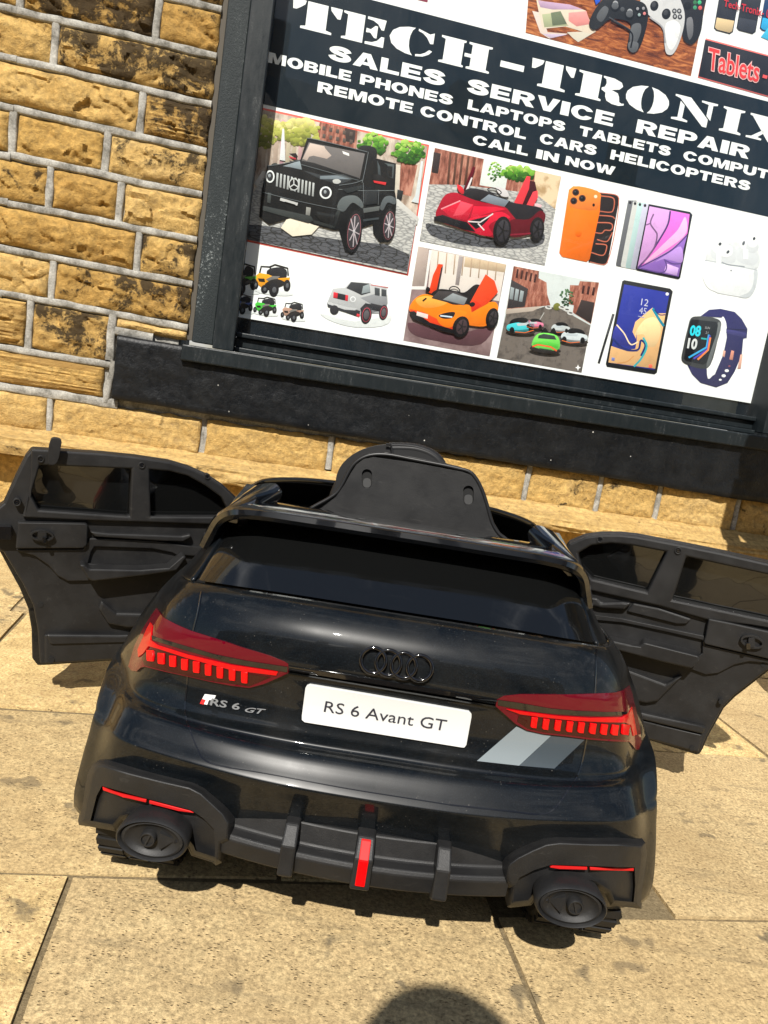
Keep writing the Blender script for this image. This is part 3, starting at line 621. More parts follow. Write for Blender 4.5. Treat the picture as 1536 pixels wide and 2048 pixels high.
GL = {'T': [[(0, 1), (.27, 1), (.25, .86), (.17, .74), (.09, .64), (.02, .63)], [(.30, 1), (.71, 1), (.71, .12), (.83, .08), (.83, 0), (.20, 0), (.20, .08), (.30, .12)], [(.76, 1), (1, 1), (.98, .63), (.92, .62), (.86, .72), (.78, .86)]],
      'E': [[(0, 1), (.5, 1), (.5, 0), (0, 0), (0, .07), (.1, .11), (.1, .89), (0, .93)], [(.56, 1), (1, 1), (.97, .62), (.91, .62), (.82, .8), (.70, .89), (.56, .91)], [(.56, .58), (.66, .56), (.76, .72), (.82, .72), (.82, .28), (.76, .28), (.66, .44), (.56, .42)], [(.56, 0), (1, 0), (1, .38), (.93, .38), (.84, .2), (.72, .11), (.56, .09)]],
      'C': [[(.56, 1.01), (.40, .99), (.2, .9), (.06, .74), (0, .5), (.06, .26), (.2, .1), (.40, .01), (.56, -.01), (.50, .10), (.46, .3), (.45, .5), (.46, .7), (.50, .9)], [(.63, 1.01), (.78, .95), (.9, .9), (1, .98), (1, .58), (.93, .56), (.84, .76), (.74, .88), (.63, .93)], [(.63, -.01), (.8, .04), (.93, .16), (1, .3), (.93, .33), (.84, .19), (.74, .1), (.63, .07)]],
      'H': [[(0, 1), (.48, 1), (.48, .93), (.44, .91), (.44, .09), (.48, .07), (.48, 0), (0, 0), (0, .07), (.08, .11), (.08, .89), (0, .93)], [(.54, 1), (1, 1), (1, .93), (.93, .9), (.93, .1), (1, .07), (1, 0), (.54, 0), (.54, .07), (.61, .1), (.61, .43), (.48, .43), (.48, .56), (.61, .56), (.61, .9), (.54, .93)]],
      '-': [[(0, .61), (1, .61), (1, .38), (0, .38)]],
      'R': [[(0, 1), (.46, 1), (.46, .1), (.52, .07), (.52, 0), (0, 0), (0, .07), (.09, .11), (.09, .89), (0, .93)], [(.50, 1), (.72, .99), (.88, .9), (.92, .76), (.86, .62), (.70, .53), (.84, .46), (.88, .32), (.90, .14), (.95, .1), (1, .12), (1, .05), (.9, -.01), (.76, 0), (.64, .08), (.60, .22), (.59, .38), (.50, .46), (.50, .54), (.56, .6), (.58, .75), (.56, .89), (.50, .94)]],
      'O': [[(.47, 1.02), (.3, .98), (.12, .85), (.02, .66), (0, .5), (.02, .34), (.12, .15), (.3, .02), (.47, -.02), (.40, .12), (.37, .3), (.36, .5), (.37, .7), (.40, .88)], [(.54, 1.02), (.7, .98), (.88, .85), (.98, .66), (1, .5), (.98, .34), (.88, .15), (.7, .02), (.54, -.02), (.60, .12), (.63, .3), (.64, .5), (.63, .7), (.60, .88)]],
      'N': [[(0, 1), (.36, 1), (.84, .3), (.84, -.02), (.74, -.02), (.12, .88), (0, .93)], [(.14, .78), (.25, .64), (.25, .12), (.38, .07), (.38, 0), (0, 0), (0, .07), (.14, .12)], [(.62, 1), (1, 1), (1, .93), (.90, .89), (.90, .28), (.84, .36), (.79, .44), (.79, .89), (.62, .93)]],
      'I': [[(0, 1), (1, 1), (1, .93), (.82, .88), (.82, .12), (1, .07), (1, 0), (0, 0), (0, .07), (.18, .12), (.18, .88), (0, .93)]],
      'X': [[(0, 1), (.44, 1), (1, 0), (.52, 0), (.06, .9), (0, .93)], [(.62, 1), (.98, 1), (.98, .94), (.88, .9), (.66, .62), (.60, .68), (.74, .9), (.62, .94)], [(0, 0), (.36, 0), (.36, .07), (.26, .1), (.40, .33), (.35, .42), (.12, .1), (0, .07)]]}
mb = MB()
for ch, u0, u1 in (('T', -.43, -.301), ('E', -.297, -.184), ('C', -.171, -.052), ('H', -.032, .111), ('-', .139, .207), ('T', .226, .355), ('R', .365, .512), ('O', .513, .647), ('N', .661, .796), ('I', .815, .885), ('X', .903, 1.045)):
    for lp in GL[ch]:
        q = [(u0 + x * (u1 - u0), 1.434 + y * .066) for x, y in lp]
        v, f, _ = fill([q]); mb.add([wp(u, z, PO + .0007) for u, z in v], f, LW)
mb.obj('lettering', ban, recalc=False)
K, DG, LG = (14, 15, 17), (52, 54, 58), (176, 178, 182)

# -- picture of a black off-road toy car on cobbles with its printed shadow
T4 = tr(460, 200, 3.84); a = Art(T4)
a.p((238, 96, 84), [(100, 26), (1530, 345), (1368, 1350), (-40, 1056)]); a.p(M['facade'], [(110, 44), (1518, 356), (1358, 1334), (-20, 1044)])
a.p(M['brick'], [(690, 168), (980, 235), (960, 480), (640, 430)]); a.p((70, 60, 58), [(880, 215), (965, 235), (955, 330), (890, 320)])
a.p(M['brick'], [(1310, 480), (1440, 500), (1390, 740), (1300, 720)]); a.p((216, 206, 190), [(1180, 480), (1310, 500), (1290, 720), (1180, 700)])
for q in range(9): a.p((206 - 8 * (q % 3), 186 - 9 * (q % 4), 168 - 8 * (q % 3)), [(250 + 48 * q, 120 + 10 * q), (282 + 48 * q, 127 + 10 * q), (270 + 46 * q, 520), (240 + 46 * q, 520)])
for q in range(5):
    for w in range(3): a.p((96, 84, 78), [(712 + 52 * q, 200 + 60 * w + 11 * q), (736 + 52 * q, 205 + 60 * w + 11 * q), (732 + 52 * q, 236 + 60 * w + 11 * q), (708 + 52 * q, 231 + 60 * w + 11 * q)])
AUT = [(226, 218, 140), (204, 200, 112), (178, 180, 88), (150, 156, 70), (120, 124, 60)]
leafy(a, 250, 250, 150, 120, AUT, 90, 2); leafy(a, 520, 250, 170, 95, AUT, 110, 3); leafy(a, 1095, 340, 110, 85, GRN, 90, 4); leafy(a, 1370, 400, 125, 88, GRN, 110, 5)
a.p((208, 206, 202), [(60, 620), (250, 545), (1270, 745), (1448, 905), (1436, 960), (1270, 830), (240, 690)])
a.p(M['cobble'], [(40, 700), (250, 600), (1270, 800), (1432, 930), (1358, 1334), (-20, 1044)])
a.p(M['cobbledark'], [(0, 930), (215, 960), (400, 985), (640, 1045), (880, 1080), (1200, 1110), (1380, 1190), (1360, 1320), (-20, 1044)])
a.p((232, 236, 236), [(402, 222), (416, 224), (424, 470), (380, 462)]); a.p((214, 222, 226), [(1466, 470), (1482, 474), (1446, 795), (1390, 782), (1420, 740)]); a.p((40, 44, 46), [(1285, 690), (1330, 700), (1315, 770), (1278, 760)])
a.done('toy_car_picture', poster)
pic1 = bpy.data.objects['toy_car_picture']; a = Art(T4, .006)
a.p((236, 226, 206), [(450, 895), (690, 965), (625, 1035), (480, 1050), (390, 985)])
a.p((18, 19, 21), [(245, 690), (270, 590), (285, 510), (390, 495), (540, 462), (592, 296), (620, 300), (1052, 402), (1072, 450), (1130, 455), (1272, 492), (1262, 700), (1276, 780), (1262, 960), (1225, 1086), (1150, 1100), (1098, 1030), (1092, 960), (1012, 985), (1002, 1080), (942, 1182), (880, 1160), (835, 1000), (790, 1002), (640, 962), (490, 905), (300, 960), (225, 900)])
a.p((30, 31, 33), [(990, 375), (1010, 355), (1090, 362), (1122, 385), (1118, 450), (1040, 520), (990, 500)], 1)
a.p((112, 108, 108), [(604, 330), (1034, 416), (994, 610), (900, 574), (720, 528), (548, 472)]); a.p((198, 180, 170), [(614, 336), (722, 360), (732, 380), (778, 432), (742, 456), (640, 432), (606, 440), (590, 470), (556, 456)])
a.p((240, 240, 238), [(860, 396), (912, 415), (914, 436), (868, 418)]); a.p((34, 34, 36), [(545, 470), (640, 486), (990, 604), (985, 624), (720, 545), (540, 500)])
a.p((150, 162, 170), [(405, 512), (535, 470), (552, 540), (460, 520)]); a.p((58, 62, 66), [(560, 545), (700, 580), (870, 575), (950, 612), (830, 655), (690, 610)]); a.p((120, 130, 138), [(690, 588), (850, 582), (930, 612), (690, 612)])
a.p((190, 192, 190), [(788, 620), (830, 612), (850, 630), (830, 646), (792, 640)], 1); a.p((60, 64, 62), [(318, 500), (350, 488), (372, 504), (330, 512)], 1)
for k in range(11):
    x, y = 358 + 27.5 * k, 562 + 7.6 * k; a.p((176, 180, 180), [(x, y), (x + 15, y + 4), (x + 8, y + 108), (x - 6, y + 104)])
a.ring((196, 200, 200), 490, 652, 40, 48, 8); a.e((22, 23, 25), 490, 652, 31, 39)
for q in (-92, 28, 150): a.line((205, 208, 208), [(490, 652), (490 + 32 * math.cos(math.radians(q)), 652 + 38 * math.sin(math.radians(q)))], 8, 0)
for cx, cy in ((307, 592), (733, 716)): a.e((236, 240, 240), cx, cy, 35 if cx < 500 else 46, 48); a.e((48, 50, 54), cx, cy, 24 if cx < 500 else 33, 36); a.e((150, 156, 160), cx - 4, cy - 6, 11, 14)
a.p((54, 58, 58), [(250, 815), (620, 895), (640, 930), (600, 950), (245, 850)]); a.p((46, 50, 50), [(640, 950), (800, 992), (850, 850), (828, 838), (770, 960), (640, 925)]); a.p((140, 140, 136), [(585, 825), (620, 832), (612, 892), (580, 885)]); a.p((70, 74, 74), [(290, 715), (318, 720), (310, 800), (285, 790)])
a.p((92, 98, 100), [(822, 832), (850, 762), (905, 738), (975, 745), (1020, 800), (1016, 836), (940, 792), (868, 862)], 1); a.p((86, 92, 96), [(1150, 842), (1182, 752), (1240, 742), (1272, 772), (1264, 806), (1208, 792), (1170, 852)], 1)
a.p((92, 96, 96), [(1020, 836), (1148, 818), (1142, 852), (1024, 872)]); a.line((110, 116, 118), [(830, 690), (1000, 700), (1258, 700)], 5, 0); a.p((60, 66, 70), [(1020, 920), (1140, 905), (1140, 920), (1020, 938)])
a.p((72, 80, 84), [(1128, 470), (1150, 520), (1155, 590), (1135, 590)]); a.p((80, 88, 90), [(1182, 490), (1258, 500), (1250, 610), (1210, 590), (1206, 505)]); a.p((20, 21, 23), [(1206, 512), (1244, 516), (1240, 600), (1212, 590)])
for w_, pts in ((5, [(285, 512), (390, 497), (540, 466)]), (6, [(592, 300), (620, 302), (1052, 404)]), (4, [(545, 500), (760, 560), (985, 622)]), (5, [(835, 660), (960, 640), (1015, 620)]), (4, [(250, 712), (420, 756), (640, 806), (860, 850)]), (4, [(1020, 640), (1025, 800)]), (3, [(1140, 690), (1135, 810)]), (4, [(270, 600), (262, 700)]), (5, [(1060, 404), (1030, 560), (1012, 640)])): a.line((104, 110, 114), pts, w_)
a.p((44, 48, 50), [(860, 690), (1010, 660), (1010, 690), (900, 720)]); a.p((40, 43, 46), [(1030, 700), (1130, 700), (1125, 800), (1035, 812)]); a.p((30, 33, 35), [(660, 860), (830, 890), (800, 970), (690, 930)]); a.p((8, 9, 10), [(650, 880), (815, 905), (790, 960), (690, 930)])
a.p((28, 28, 30), [(1095, 590), (1128, 576), (1200, 618), (1202, 645), (1100, 625)], 1); a.p((214, 52, 56), [(1098, 624), (1196, 638), (1192, 660), (1104, 640)]); a.p((40, 30, 32), [(452, 418), (505, 414), (520, 440), (512, 462)]); a.p((190, 60, 70), [(450, 436), (505, 452), (508, 466), (458, 450)])
for cx, cy, A_, B_, r_ in ((948, 1014, 60, 166, 8), (1216, 968, 52, 132, 6)):
    a.e((24, 23, 25), cx, cy, A_, B_, r_); a.ring((150, 92, 100), cx + 2, cy, A_ * .82, B_ * .82, 4, r_); a.e((60, 58, 62), cx + 2, cy, A_ * .74, B_ * .76, r_)
    for k in range(8):
        q = k * 45 + 10; a.line((176, 166, 172), [(cx + 2, cy), (cx + 2 + A_ * .7 * math.cos(math.radians(q)), cy + B_ * .72 * math.sin(math.radians(q)))], 8, 0)
    a.e((190, 186, 190), cx + 2, cy, 9, 16)
a.line((196, 196, 196), [(385, 766), (518, 806)], 22, 0); a.line((18, 19, 21), [(420, 786), (500, 810)], 4, 0)
a.done('printed_toy_car', pic1)

# -- red sports toy car in a cobbled street
T5 = tr(790, 270, 3.4909); a = Art(T5)
a.p(M['brick'], [(278, 90), (1160, 290), (1045, 910), (172, 738)]); a.p((226, 232, 228), [(620, 168), (800, 205), (770, 380), (590, 350)]); a.p(M['bronze'], [(980, 250), (1158, 290), (1110, 560), (960, 440)])
for k in range(5): a.p((92, 62, 50), [(380 + 42 * k, 118 + 10 * k), (396 + 42 * k, 122 + 10 * k), (376 + 40 * k, 352), (360 + 40 * k, 350)])
a.p((54, 44, 44), [(270, 120), (320, 130), (300, 270), (255, 262)])
leafy(a, 698, 255, 48, 70, GRN, 60, 6); leafy(a, 862, 270, 115, 50, GRN, 90, 7)
a.p(M['cobble'], [(238, 345), (470, 350), (980, 410), (1120, 520), (1045, 910), (172, 738)]); a.p(M['cobbledark'], [(215, 620), (330, 640), (680, 720), (960, 720), (1040, 690), (1030, 760), (690, 790), (250, 700)], 1)
p2 = a.done('toy_car_picture', poster); a = Art(T5, .006)
R1, R2, R3, R4 = (212, 30, 58), (160, 20, 44), (232, 74, 92), (96, 16, 32)
a.p(R4, [(540, 222), (558, 232), (505, 385), (472, 388)]); a.p((226, 218, 220), [(528, 300), (538, 302), (508, 388), (490, 388)])
a.p((60, 14, 24), [(930, 320), (972, 330), (990, 420), (905, 590), (820, 575)]); a.p((226, 60, 70), [(915, 290), (940, 294), (930, 380), (850, 570), (812, 560), (828, 470)]); a.p((232, 70, 80), [(958, 400), (990, 390), (992, 440), (912, 588), (880, 560)])
a.p((40, 38, 44), [(468, 430), (500, 380), (620, 390), (800, 470), (960, 500), (1030, 530), (1010, 600), (820, 600), (700, 520)], 1)
a.p((212, 208, 210), [(700, 370), (770, 385), (790, 430), (740, 430)], 1); a.ring((30, 30, 34), 690, 395, 52, 22, 7, 15)
a.p(R2, [(280, 560), (300, 500), (350, 420), (420, 405), (470, 425), (560, 460), (760, 505), (800, 545), (860, 640), (790, 690), (720, 720), (560, 690), (400, 640), (320, 610)], 1)
a.p(R1, [(320, 520), (452, 462), (545, 490), (500, 598), (380, 575)]); a.p(R3, [(455, 466), (540, 490), (470, 560), (400, 570)]); a.p(R1, [(545, 500), (700, 505), (770, 520), (660, 545), (520, 590)]); a.line((240, 150, 160), [(318, 520), (452, 462)], 9, 0)
a.p(R4, [(800, 600), (930, 590), (1010, 530), (1044, 560), (1020, 640), (950, 690), (800, 710)], 1); a.p(R1, [(640, 560), (740, 540), (800, 580), (700, 600), (650, 640), (680, 700), (560, 690), (500, 600)], 1)
a.p((26, 24, 28), [(268, 575), (330, 560), (410, 590), (500, 612), (560, 680), (480, 665), (360, 625), (270, 600)]); a.p((30, 26, 30), [(500, 605), (640, 570), (680, 545), (640, 600), (600, 640), (560, 660)]); a.line((226, 214, 216), [(505, 606), (590, 612), (680, 552)], 9, 0); a.line((226, 214, 216), [(575, 620), (618, 668)], 9, 0)
a.p((38, 36, 40), [(475, 425), (510, 382), (640, 400), (800, 465), (770, 505), (600, 470)]); a.p((126, 136, 148), [(590, 462), (650, 418), (792, 462), (760, 505), (690, 490)])
a.p((220, 50, 60), [(430, 350), (462, 365), (478, 398), (470, 418), (440, 395)], 1); a.p((240, 190, 196), [(970, 480), (1020, 492), (1012, 510), (968, 498)])
a.e((20, 19, 22), 742, 672, 62, 102, 8); a.e((52, 50, 56), 748, 672, 44, 78, 8); a.e((20, 19, 22), 986, 660, 50, 84, 6); a.e((48, 46, 52), 990, 660, 34, 62, 6)
for cx, cy, r_ in ((748, 672, 1), (990, 660, .8)):
    for k in range(5): a.line((14, 13, 15), [(cx, cy), (cx + 40 * r_ * math.cos(k * 1.256), cy + 72 * r_ * math.sin(k * 1.256))], 10, 0)
a.line((130, 30, 50), [(800, 700), (940, 690)], 12, 0); a.done('printed_toy_car', p2)

# -- orange sports toy car in a showroom
a = Art(T5); a.p(M['plum'], [(163, 778), (777, 905), (660, 1546), (58, 1436)]); a.p((176, 160, 152), [(163, 778), (235, 795), (205, 1055), (118, 1052)]); a.p((226, 216, 208), [(255, 800), (770, 905), (728, 1160), (230, 1080)])
a.p((198, 176, 148), [(490, 852), (775, 905), (765, 960), (480, 920)])
for k in range(8): a.p((176, 152, 128), [(300 + 58 * k, 812 + 12 * k), (308 + 58 * k, 814 + 12 * k), (296 + 58 * k, 960 + 8 * k), (288 + 58 * k, 958 + 8 * k)])
a.p((240, 236, 232), [(238, 800), (258, 803), (216, 1080), (116, 1078), (118, 1056), (204, 1056)]); a.p((158, 148, 146), [(446, 845), (478, 850), (446, 1050), (420, 1045)]); a.p((96, 66, 72), [(90, 1310), (400, 1390), (640, 1340), (690, 1340), (600, 1460), (300, 1440), (110, 1380)], 1)
p3 = a.done('toy_car_picture', poster); a = Art(T5, .006); O1, O2, O3 = (250, 128, 28), (236, 70, 34), (255, 166, 70)
a.p(O2, [(300, 902), (332, 906), (290, 1080), (258, 1112), (232, 1100), (262, 980)]); a.p((60, 50, 52), [(318, 930), (332, 910), (300, 1080), (286, 1088)])
a.p((34, 32, 34), [(240, 1130), (290, 1080), (420, 1090), (480, 1100), (560, 1045), (600, 1060), (560, 1200), (400, 1190)], 1); a.ring((40, 38, 38), 412, 1090, 42, 34, 8, 20)
a.p(O1, [(96, 1220), (130, 1150), (200, 1112), (300, 1140), (400, 1185), (500, 1185), (560, 1200), (640, 1170), (700, 1170), (716, 1210), (690, 1260), (640, 1330), (520, 1330), (420, 1300), (400, 1370), (300, 1345), (150, 1270)], 1)
a.p(O3, [(140, 1150), (220, 1125), (360, 1170), (300, 1200), (180, 1200)], 1); a.p(O2, [(100, 1215), (200, 1240), (300, 1290), (420, 1330), (400, 1362), (260, 1330), (110, 1250)]); a.p(O1, [(290, 1260), (400, 1225), (500, 1240), (440, 1300), (380, 1345), (310, 1320)], 1)
a.p((28, 27, 30), [(95, 1235), (130, 1230), (240, 1310), (400, 1358), (470, 1350), (440, 1395), (340, 1375), (120, 1285)]); a.p((36, 36, 40), [(300, 1262), (360, 1240), (415, 1240), (400, 1275), (330, 1282)], 1); a.line((210, 226, 240), [(312, 1262), (396, 1272)], 10, 0)
a.p((224, 214, 212), [(150, 1232), (228, 1254), (224, 1284), (146, 1260)]); a.p(O1, [(520, 1220), (640, 1180), (700, 1190), (640, 1320), (540, 1330)]); a.p((64, 60, 62), [(250, 1140), (300, 1090), (420, 1095), (505, 1140), (480, 1190), (380, 1175)]); a.p((140, 146, 150), [(330, 1150), (400, 1105), (500, 1140), (478, 1188)])
a.p((238, 74, 40), [(628, 974), (690, 1020), (714, 1098), (640, 1180), (530, 1240), (520, 1170)]); a.p((214, 52, 30), [(520, 1176), (560, 1160), (600, 1190), (540, 1236)]); a.e((24, 24, 26), 226, 1080, 16, 18); a.e((24, 24, 26), 535, 1184, 20, 16, -20)
a.e((22, 21, 24), 456, 1340, 56, 76, 20); a.e((70, 56, 60), 462, 1340, 36, 54, 20); a.e((22, 21, 24), 674, 1280, 44, 72, 12); a.e((56, 50, 54), 680, 1280, 28, 50, 12)
for cx, cy in ((462, 1340), (680, 1280)):
    for k in range(5): a.line((28, 26, 28), [(cx, cy), (cx + 32 * math.cos(k * 1.256), cy + 48 * math.sin(k * 1.256))], 8, 0)
a.line((20, 20, 22), [(190, 1160), (215, 1140)], 10, 0); a.done('printed_toy_car', p3)

# -- five small toy cars in a shopping street
a = Art(T5); a.p((206, 214, 214), [(828, 915), (1425, 1030), (1302, 1660), (710, 1556)]); a.p(M['tarmac'], [(775, 1245), (960, 1225), (1050, 1195), (1150, 1210), (1365, 1330), (1302, 1660), (710, 1556)])
a.p((186, 172, 160), [(775, 1215), (960, 1195), (1040, 1190), (960, 1230), (772, 1250)]); a.p(M['brick'], [(828, 915), (1005, 950), (1002, 1000), (1058, 1030), (1062, 1110), (1085, 1190), (960, 1200), (780, 1215)]); a.p((62, 58, 60), [(812, 1010), (930, 1075), (905, 1200), (782, 1212)])
for k in range(5): a.p((70, 44, 42), [(850 + 32 * k, 935 + 9 * k), (864 + 32 * k, 938 + 9 * k), (856 + 31 * k, 1000 + 8 * k), (842 + 31 * k, 996 + 8 * k)])
for k in range(3): a.p((150, 160, 164), [(808 + 34 * k, 1060 + 12 * k), (832 + 34 * k, 1068 + 12 * k), (822 + 33 * k, 1150 + 8 * k), (798 + 33 * k, 1145 + 8 * k)])
a.p(M['brick'], [(1290, 1020), (1425, 1030), (1368, 1320), (1240, 1240), (1262, 1110)]); a.p((58, 50, 50), [(1300, 1150), (1392, 1170), (1368, 1315), (1260, 1250)])
for k in range(3): a.p((66, 40, 40), [(1310 + 36 * k, 1050 + 6 * k), (1326 + 36 * k, 1053 + 6 * k), (1316 + 36 * k, 1110 + 6 * k), (1300 + 36 * k, 1107 + 6 * k)])
a.p(M['brick'], [(1222, 1048), (1282, 1050), (1256, 1190), (1210, 1180)]); leafy(a, 1200, 1135, 46, 58, [(96, 128, 92), (64, 98, 66), (46, 78, 50), (34, 58, 38)], 50, 8); a.p((116, 118, 60), [(1105, 1190), (1130, 1172), (1152, 1185), (1145, 1220), (1110, 1220)], 1)
for x, y in ((1070, 1205), (1165, 1205), (1200, 1222), (1225, 1246)): a.e((212, 212, 210), x, y, 24, 12, 10); a.e((60, 62, 64), x, y - 4, 14, 5, 10)
a.line((190, 190, 186), [(1040, 1240), (1010, 1290)], 5, 0); a.p((250, 250, 250), [(1276, 1603), (1282, 1618), (1298, 1624), (1282, 1630), (1276, 1648), (1270, 1630), (1256, 1624), (1270, 1618)])
p4 = a.done('toy_car_picture', poster)
def mini(cx, cy, s, c, front, flip=1):
    a = Art(T5, .0065); q = lambda pts: [(cx + x * s * flip, cy + y * s) for x, y in pts]
    a.e((58, 52, 50), cx, cy + 34 * s, 105 * s, 22 * s, 4); a.p((24, 24, 26), q([(-60, -40), (-30, -62), (60, -50), (80, -20), (-60, -10)]), 1)
    dk = tuple(int(v * .62) for v in c)
    a.p(c, q([(-98, -6), (-70, -40), (-20, -34), (60, -22), (96, -8), (98, 20), (60, 34), (-20, 36), (-86, 20)]), 1); a.p(dk, q([(-96, 6), (-60, 16), (40, 26), (96, 14), (60, 36), (-30, 38), (-88, 22)]), 1)
    a.p((190, 200, 206), q([(-56, -30), (30, -22), (20, -4), (-60, -10)])); a.p((30, 30, 32), q([(-50, -44), (-30, -60), (-14, -38), (10, -56), (24, -34), (-40, -28)]), 1)
    a.e((20, 20, 22), cx - 74 * s * flip, cy + 20 * s, 18 * s, 24 * s); a.e((20, 20, 22), cx + 62 * s * flip, cy + 26 * s, 17 * s, 23 * s); a.line((240, 120, 60), q([(-92, 26), (-30, 44), (40, 38)]), 5 * s, 0)
    a.done('printed_toy_car', p4)
mini(970, 1322, .62, (226, 130, 160), 0); mini(1150, 1350, .66, (196, 204, 206), 0); mini(872, 1338, .98, (74, 204, 214), 0, -1); mini(1245, 1410, .94, (206, 216, 220), 0); 
a = Art(T5, .0085); a.e((46, 42, 40), 1042, 1500, 110, 24, 6); a.p((26, 26, 28), [(1010, 1395), (1040, 1345), (1070, 1380), (1100, 1350), (1120, 1400), (1060, 1420)], 1); a.p((116, 214, 92), [(950, 1450), (965, 1415), (1000, 1385), (1120, 1400), (1142, 1440), (1140, 1490), (1100, 1505), (1000, 1492), (948, 1470)], 1)
a.p((60, 70, 66), [(995, 1400), (1030, 1388), (1105, 1402), (1120, 1430), (990, 1420)]); a.p((88, 190, 70), [(960, 1450), (1040, 1440), (1135, 1462), (1130, 1490), (1040, 1470), (960, 1470)]); a.line((238, 92, 54), [(952, 1478), (990, 1464), (1080, 1480), (1122, 1508)], 10, 0); a.line((50, 60, 52), [(1000, 1492), (1090, 1506)], 9, 0); a.done('printed_toy_car', p4)

# -- buggies and the silver off-road car on the white ground
def buggy(T, cx, cy, s, c):
    a = Art(T, .001); q = lambda pts: [(cx + x * s, cy + y * s) for x, y in pts]
    a.e((226, 230, 230), cx + 10 * s, cy + 108 * s, 150 * s, 22 * s, 6)
    a.line((34, 32, 32), q([(-105, -10), (-85, -92), (-20, -88), (10, -40)]), 12 * s, 0); a.line((34, 32, 32), q([(-20, -88), (20, -105), (118, -78), (122, -20)]), 12 * s, 0); a.p((44, 44, 48), q([(-40, -60), (60, -85), (110, -60), (100, 0), (-30, 0)]), 1)
    a.p(c, q([(-128, -20), (-100, -42), (-30, -30), (20, -8), (10, 20), (-50, 40), (-80, 72), (-120, 40)])); a.p(c, q([(40, 0), (136, -8), (130, 18), (60, 30)])); a.p((38, 34, 32), q([(-112, 0), (-60, 2), (-56, 30), (-100, 26)])); a.p((120, 116, 112), q([(-50, 8), (0, -18), (60, -16), (40, 4), (-30, 22)]))
    a.p((40, 38, 38), q([(-60, 50), (0, 10), (60, 10), (100, 40), (20, 80), (-40, 90)]), 1)
    for x, y, A_, B_ in ((12, 88, 38, 54), (112, 56, 27, 46), (-60, 84, 28, 34), (-130, 50, 22, 34)): a.e((34, 34, 38), cx + x * s, cy + y * s, A_ * s, B_ * s, 6); a.e((92, 94, 98), cx + (x + 3) * s, cy + y * s, A_ * .42 * s, B_ * .42 * s, 6)
    return a.done('printed_buggy', poster)
buggy(T4, 325, 1370, 1, (240, 160, 40)); buggy(T4, 272, 1578, .62, (74, 190, 66)); buggy(T4, 482, 1618, .62, (176, 140, 122)); buggy(T4, 70, 1360, 1, (110, 190, 80)); buggy(T4, 88, 1560, .62, (90, 110, 180))
a = Art(T4, .001); S1, S2, S3 = (186, 188, 190), (138, 140, 144), (60, 62, 66)
a.p((222, 226, 226), [(690, 1640), (960, 1700), (1240, 1660), (1210, 1720), (960, 1745), (760, 1690)], 1)
a.p(S1, [(745, 1560), (790, 1450), (885, 1440), (925, 1395), (1080, 1405), (1110, 1425), (1205, 1450), (1212, 1560), (1170, 1640), (1090, 1640), (990, 1660), (880, 1620), (760, 1590)]); a.p(S2, [(1000, 1520), (1110, 1490), (1206, 1500), (1204, 1600), (1085, 1640), (1070, 1560)])
a.p(S3, [(892, 1446), (930, 1398), (1068, 1410), (1078, 1480), (1010, 1500), (950, 1470)]); a.p((150, 160, 164), [(1022, 1430), (1066, 1414), (1076, 1474), (1010, 1488)]); a.p((70, 74, 78), [(1110, 1440), (1200, 1458), (1200, 1510), (1112, 1500)]); a.p((206, 208, 208), [(1150, 1448), (1162, 1450), (1162, 1508), (1150, 1506)])
a.p((40, 40, 44), [(795, 1475), (905, 1500), (900, 1545), (792, 1520)]); a.p((214, 50, 62), [(795, 1475), (828, 1482), (824, 1524), (792, 1518)]); a.p((214, 50, 62), [(888, 1496), (908, 1500), (904, 1546), (884, 1540)]); a.ring((236, 238, 240), 944, 1530, 22, 22, 7)
a.p((52, 54, 58), [(745, 1560), (780, 1555), (1000, 1620), (990, 1668), (880, 1630), (750, 1590)]); a.p((196, 198, 200), [(752, 1548), (900, 1590), (980, 1600), (960, 1616), (880, 1610), (748, 1566)]); a.p((220, 60, 70), [(975, 1640), (998, 1648), (992, 1668), (970, 1660)]); a.p((44, 46, 50), [(1000, 1600), (1040, 1560), (1085, 1570), (1096, 1600), (1060, 1600), (1010, 1660)])
for cx, cy, A_, B_ in ((1045, 1650, 42, 72), (1178, 1632, 34, 60)): a.e((48, 46, 50), cx, cy, A_, B_, 8); a.ring((190, 70, 84), cx + 2, cy, A_ * .78, B_ * .78, 4, 8); a.e((92, 88, 92), cx + 2, cy, A_ * .5, B_ * .5, 8)
a.e((46, 46, 50), 800, 1612, 34, 36); a.line((214, 120, 126), [(1080, 1420), (1215, 1440)], 6, 0); a.p((50, 50, 54), [(1080, 1560), (1170, 1580), (1150, 1625), (1085, 1610)]); a.done('printed_toy_car', poster)

# -- phone, tablets, earbuds, watch
T6 = tr(1100, 340, 3.5229); a = Art(T6, .001)
a.p((40, 34, 36), [(330, 160), (462, 172), (488, 200), (405, 655), (380, 672), (270, 650)]); a.line((206, 120, 100), [(345, 160), (470, 180), (484, 205), (402, 650), (380, 666), (280, 648)], 6)
for pts in ([(352, 182), (440, 196), (452, 214), (440, 290), (420, 298), (345, 290)], [(345, 320), (440, 330), (456, 345)], [(330, 370), (430, 378), (440, 400), (425, 425), (385, 425), (365, 445), (310, 440)], [(330, 490), (385, 505), (405, 500), (440, 440)], [(320, 520), (395, 530), (398, 545), (375, 600), (285, 580)]): a.line((196, 108, 86), pts, 8)
a.p((255, 122, 38), [(165, 114), (330, 146), (358, 172), (348, 300), (278, 630), (256, 648), (84, 612), (64, 582), (132, 140)]); a.p((255, 138, 62), [(165, 116), (330, 148), (356, 175), (340, 262), (320, 282), (150, 262), (128, 240), (140, 140)], 1)
for x, y in ((180, 158), (226, 200), (166, 218)): a.e((92, 62, 52), x, y, 25, 25); a.e((26, 24, 28), x, y, 18, 18); a.e((70, 72, 84), x - 4, y - 4, 6, 6)
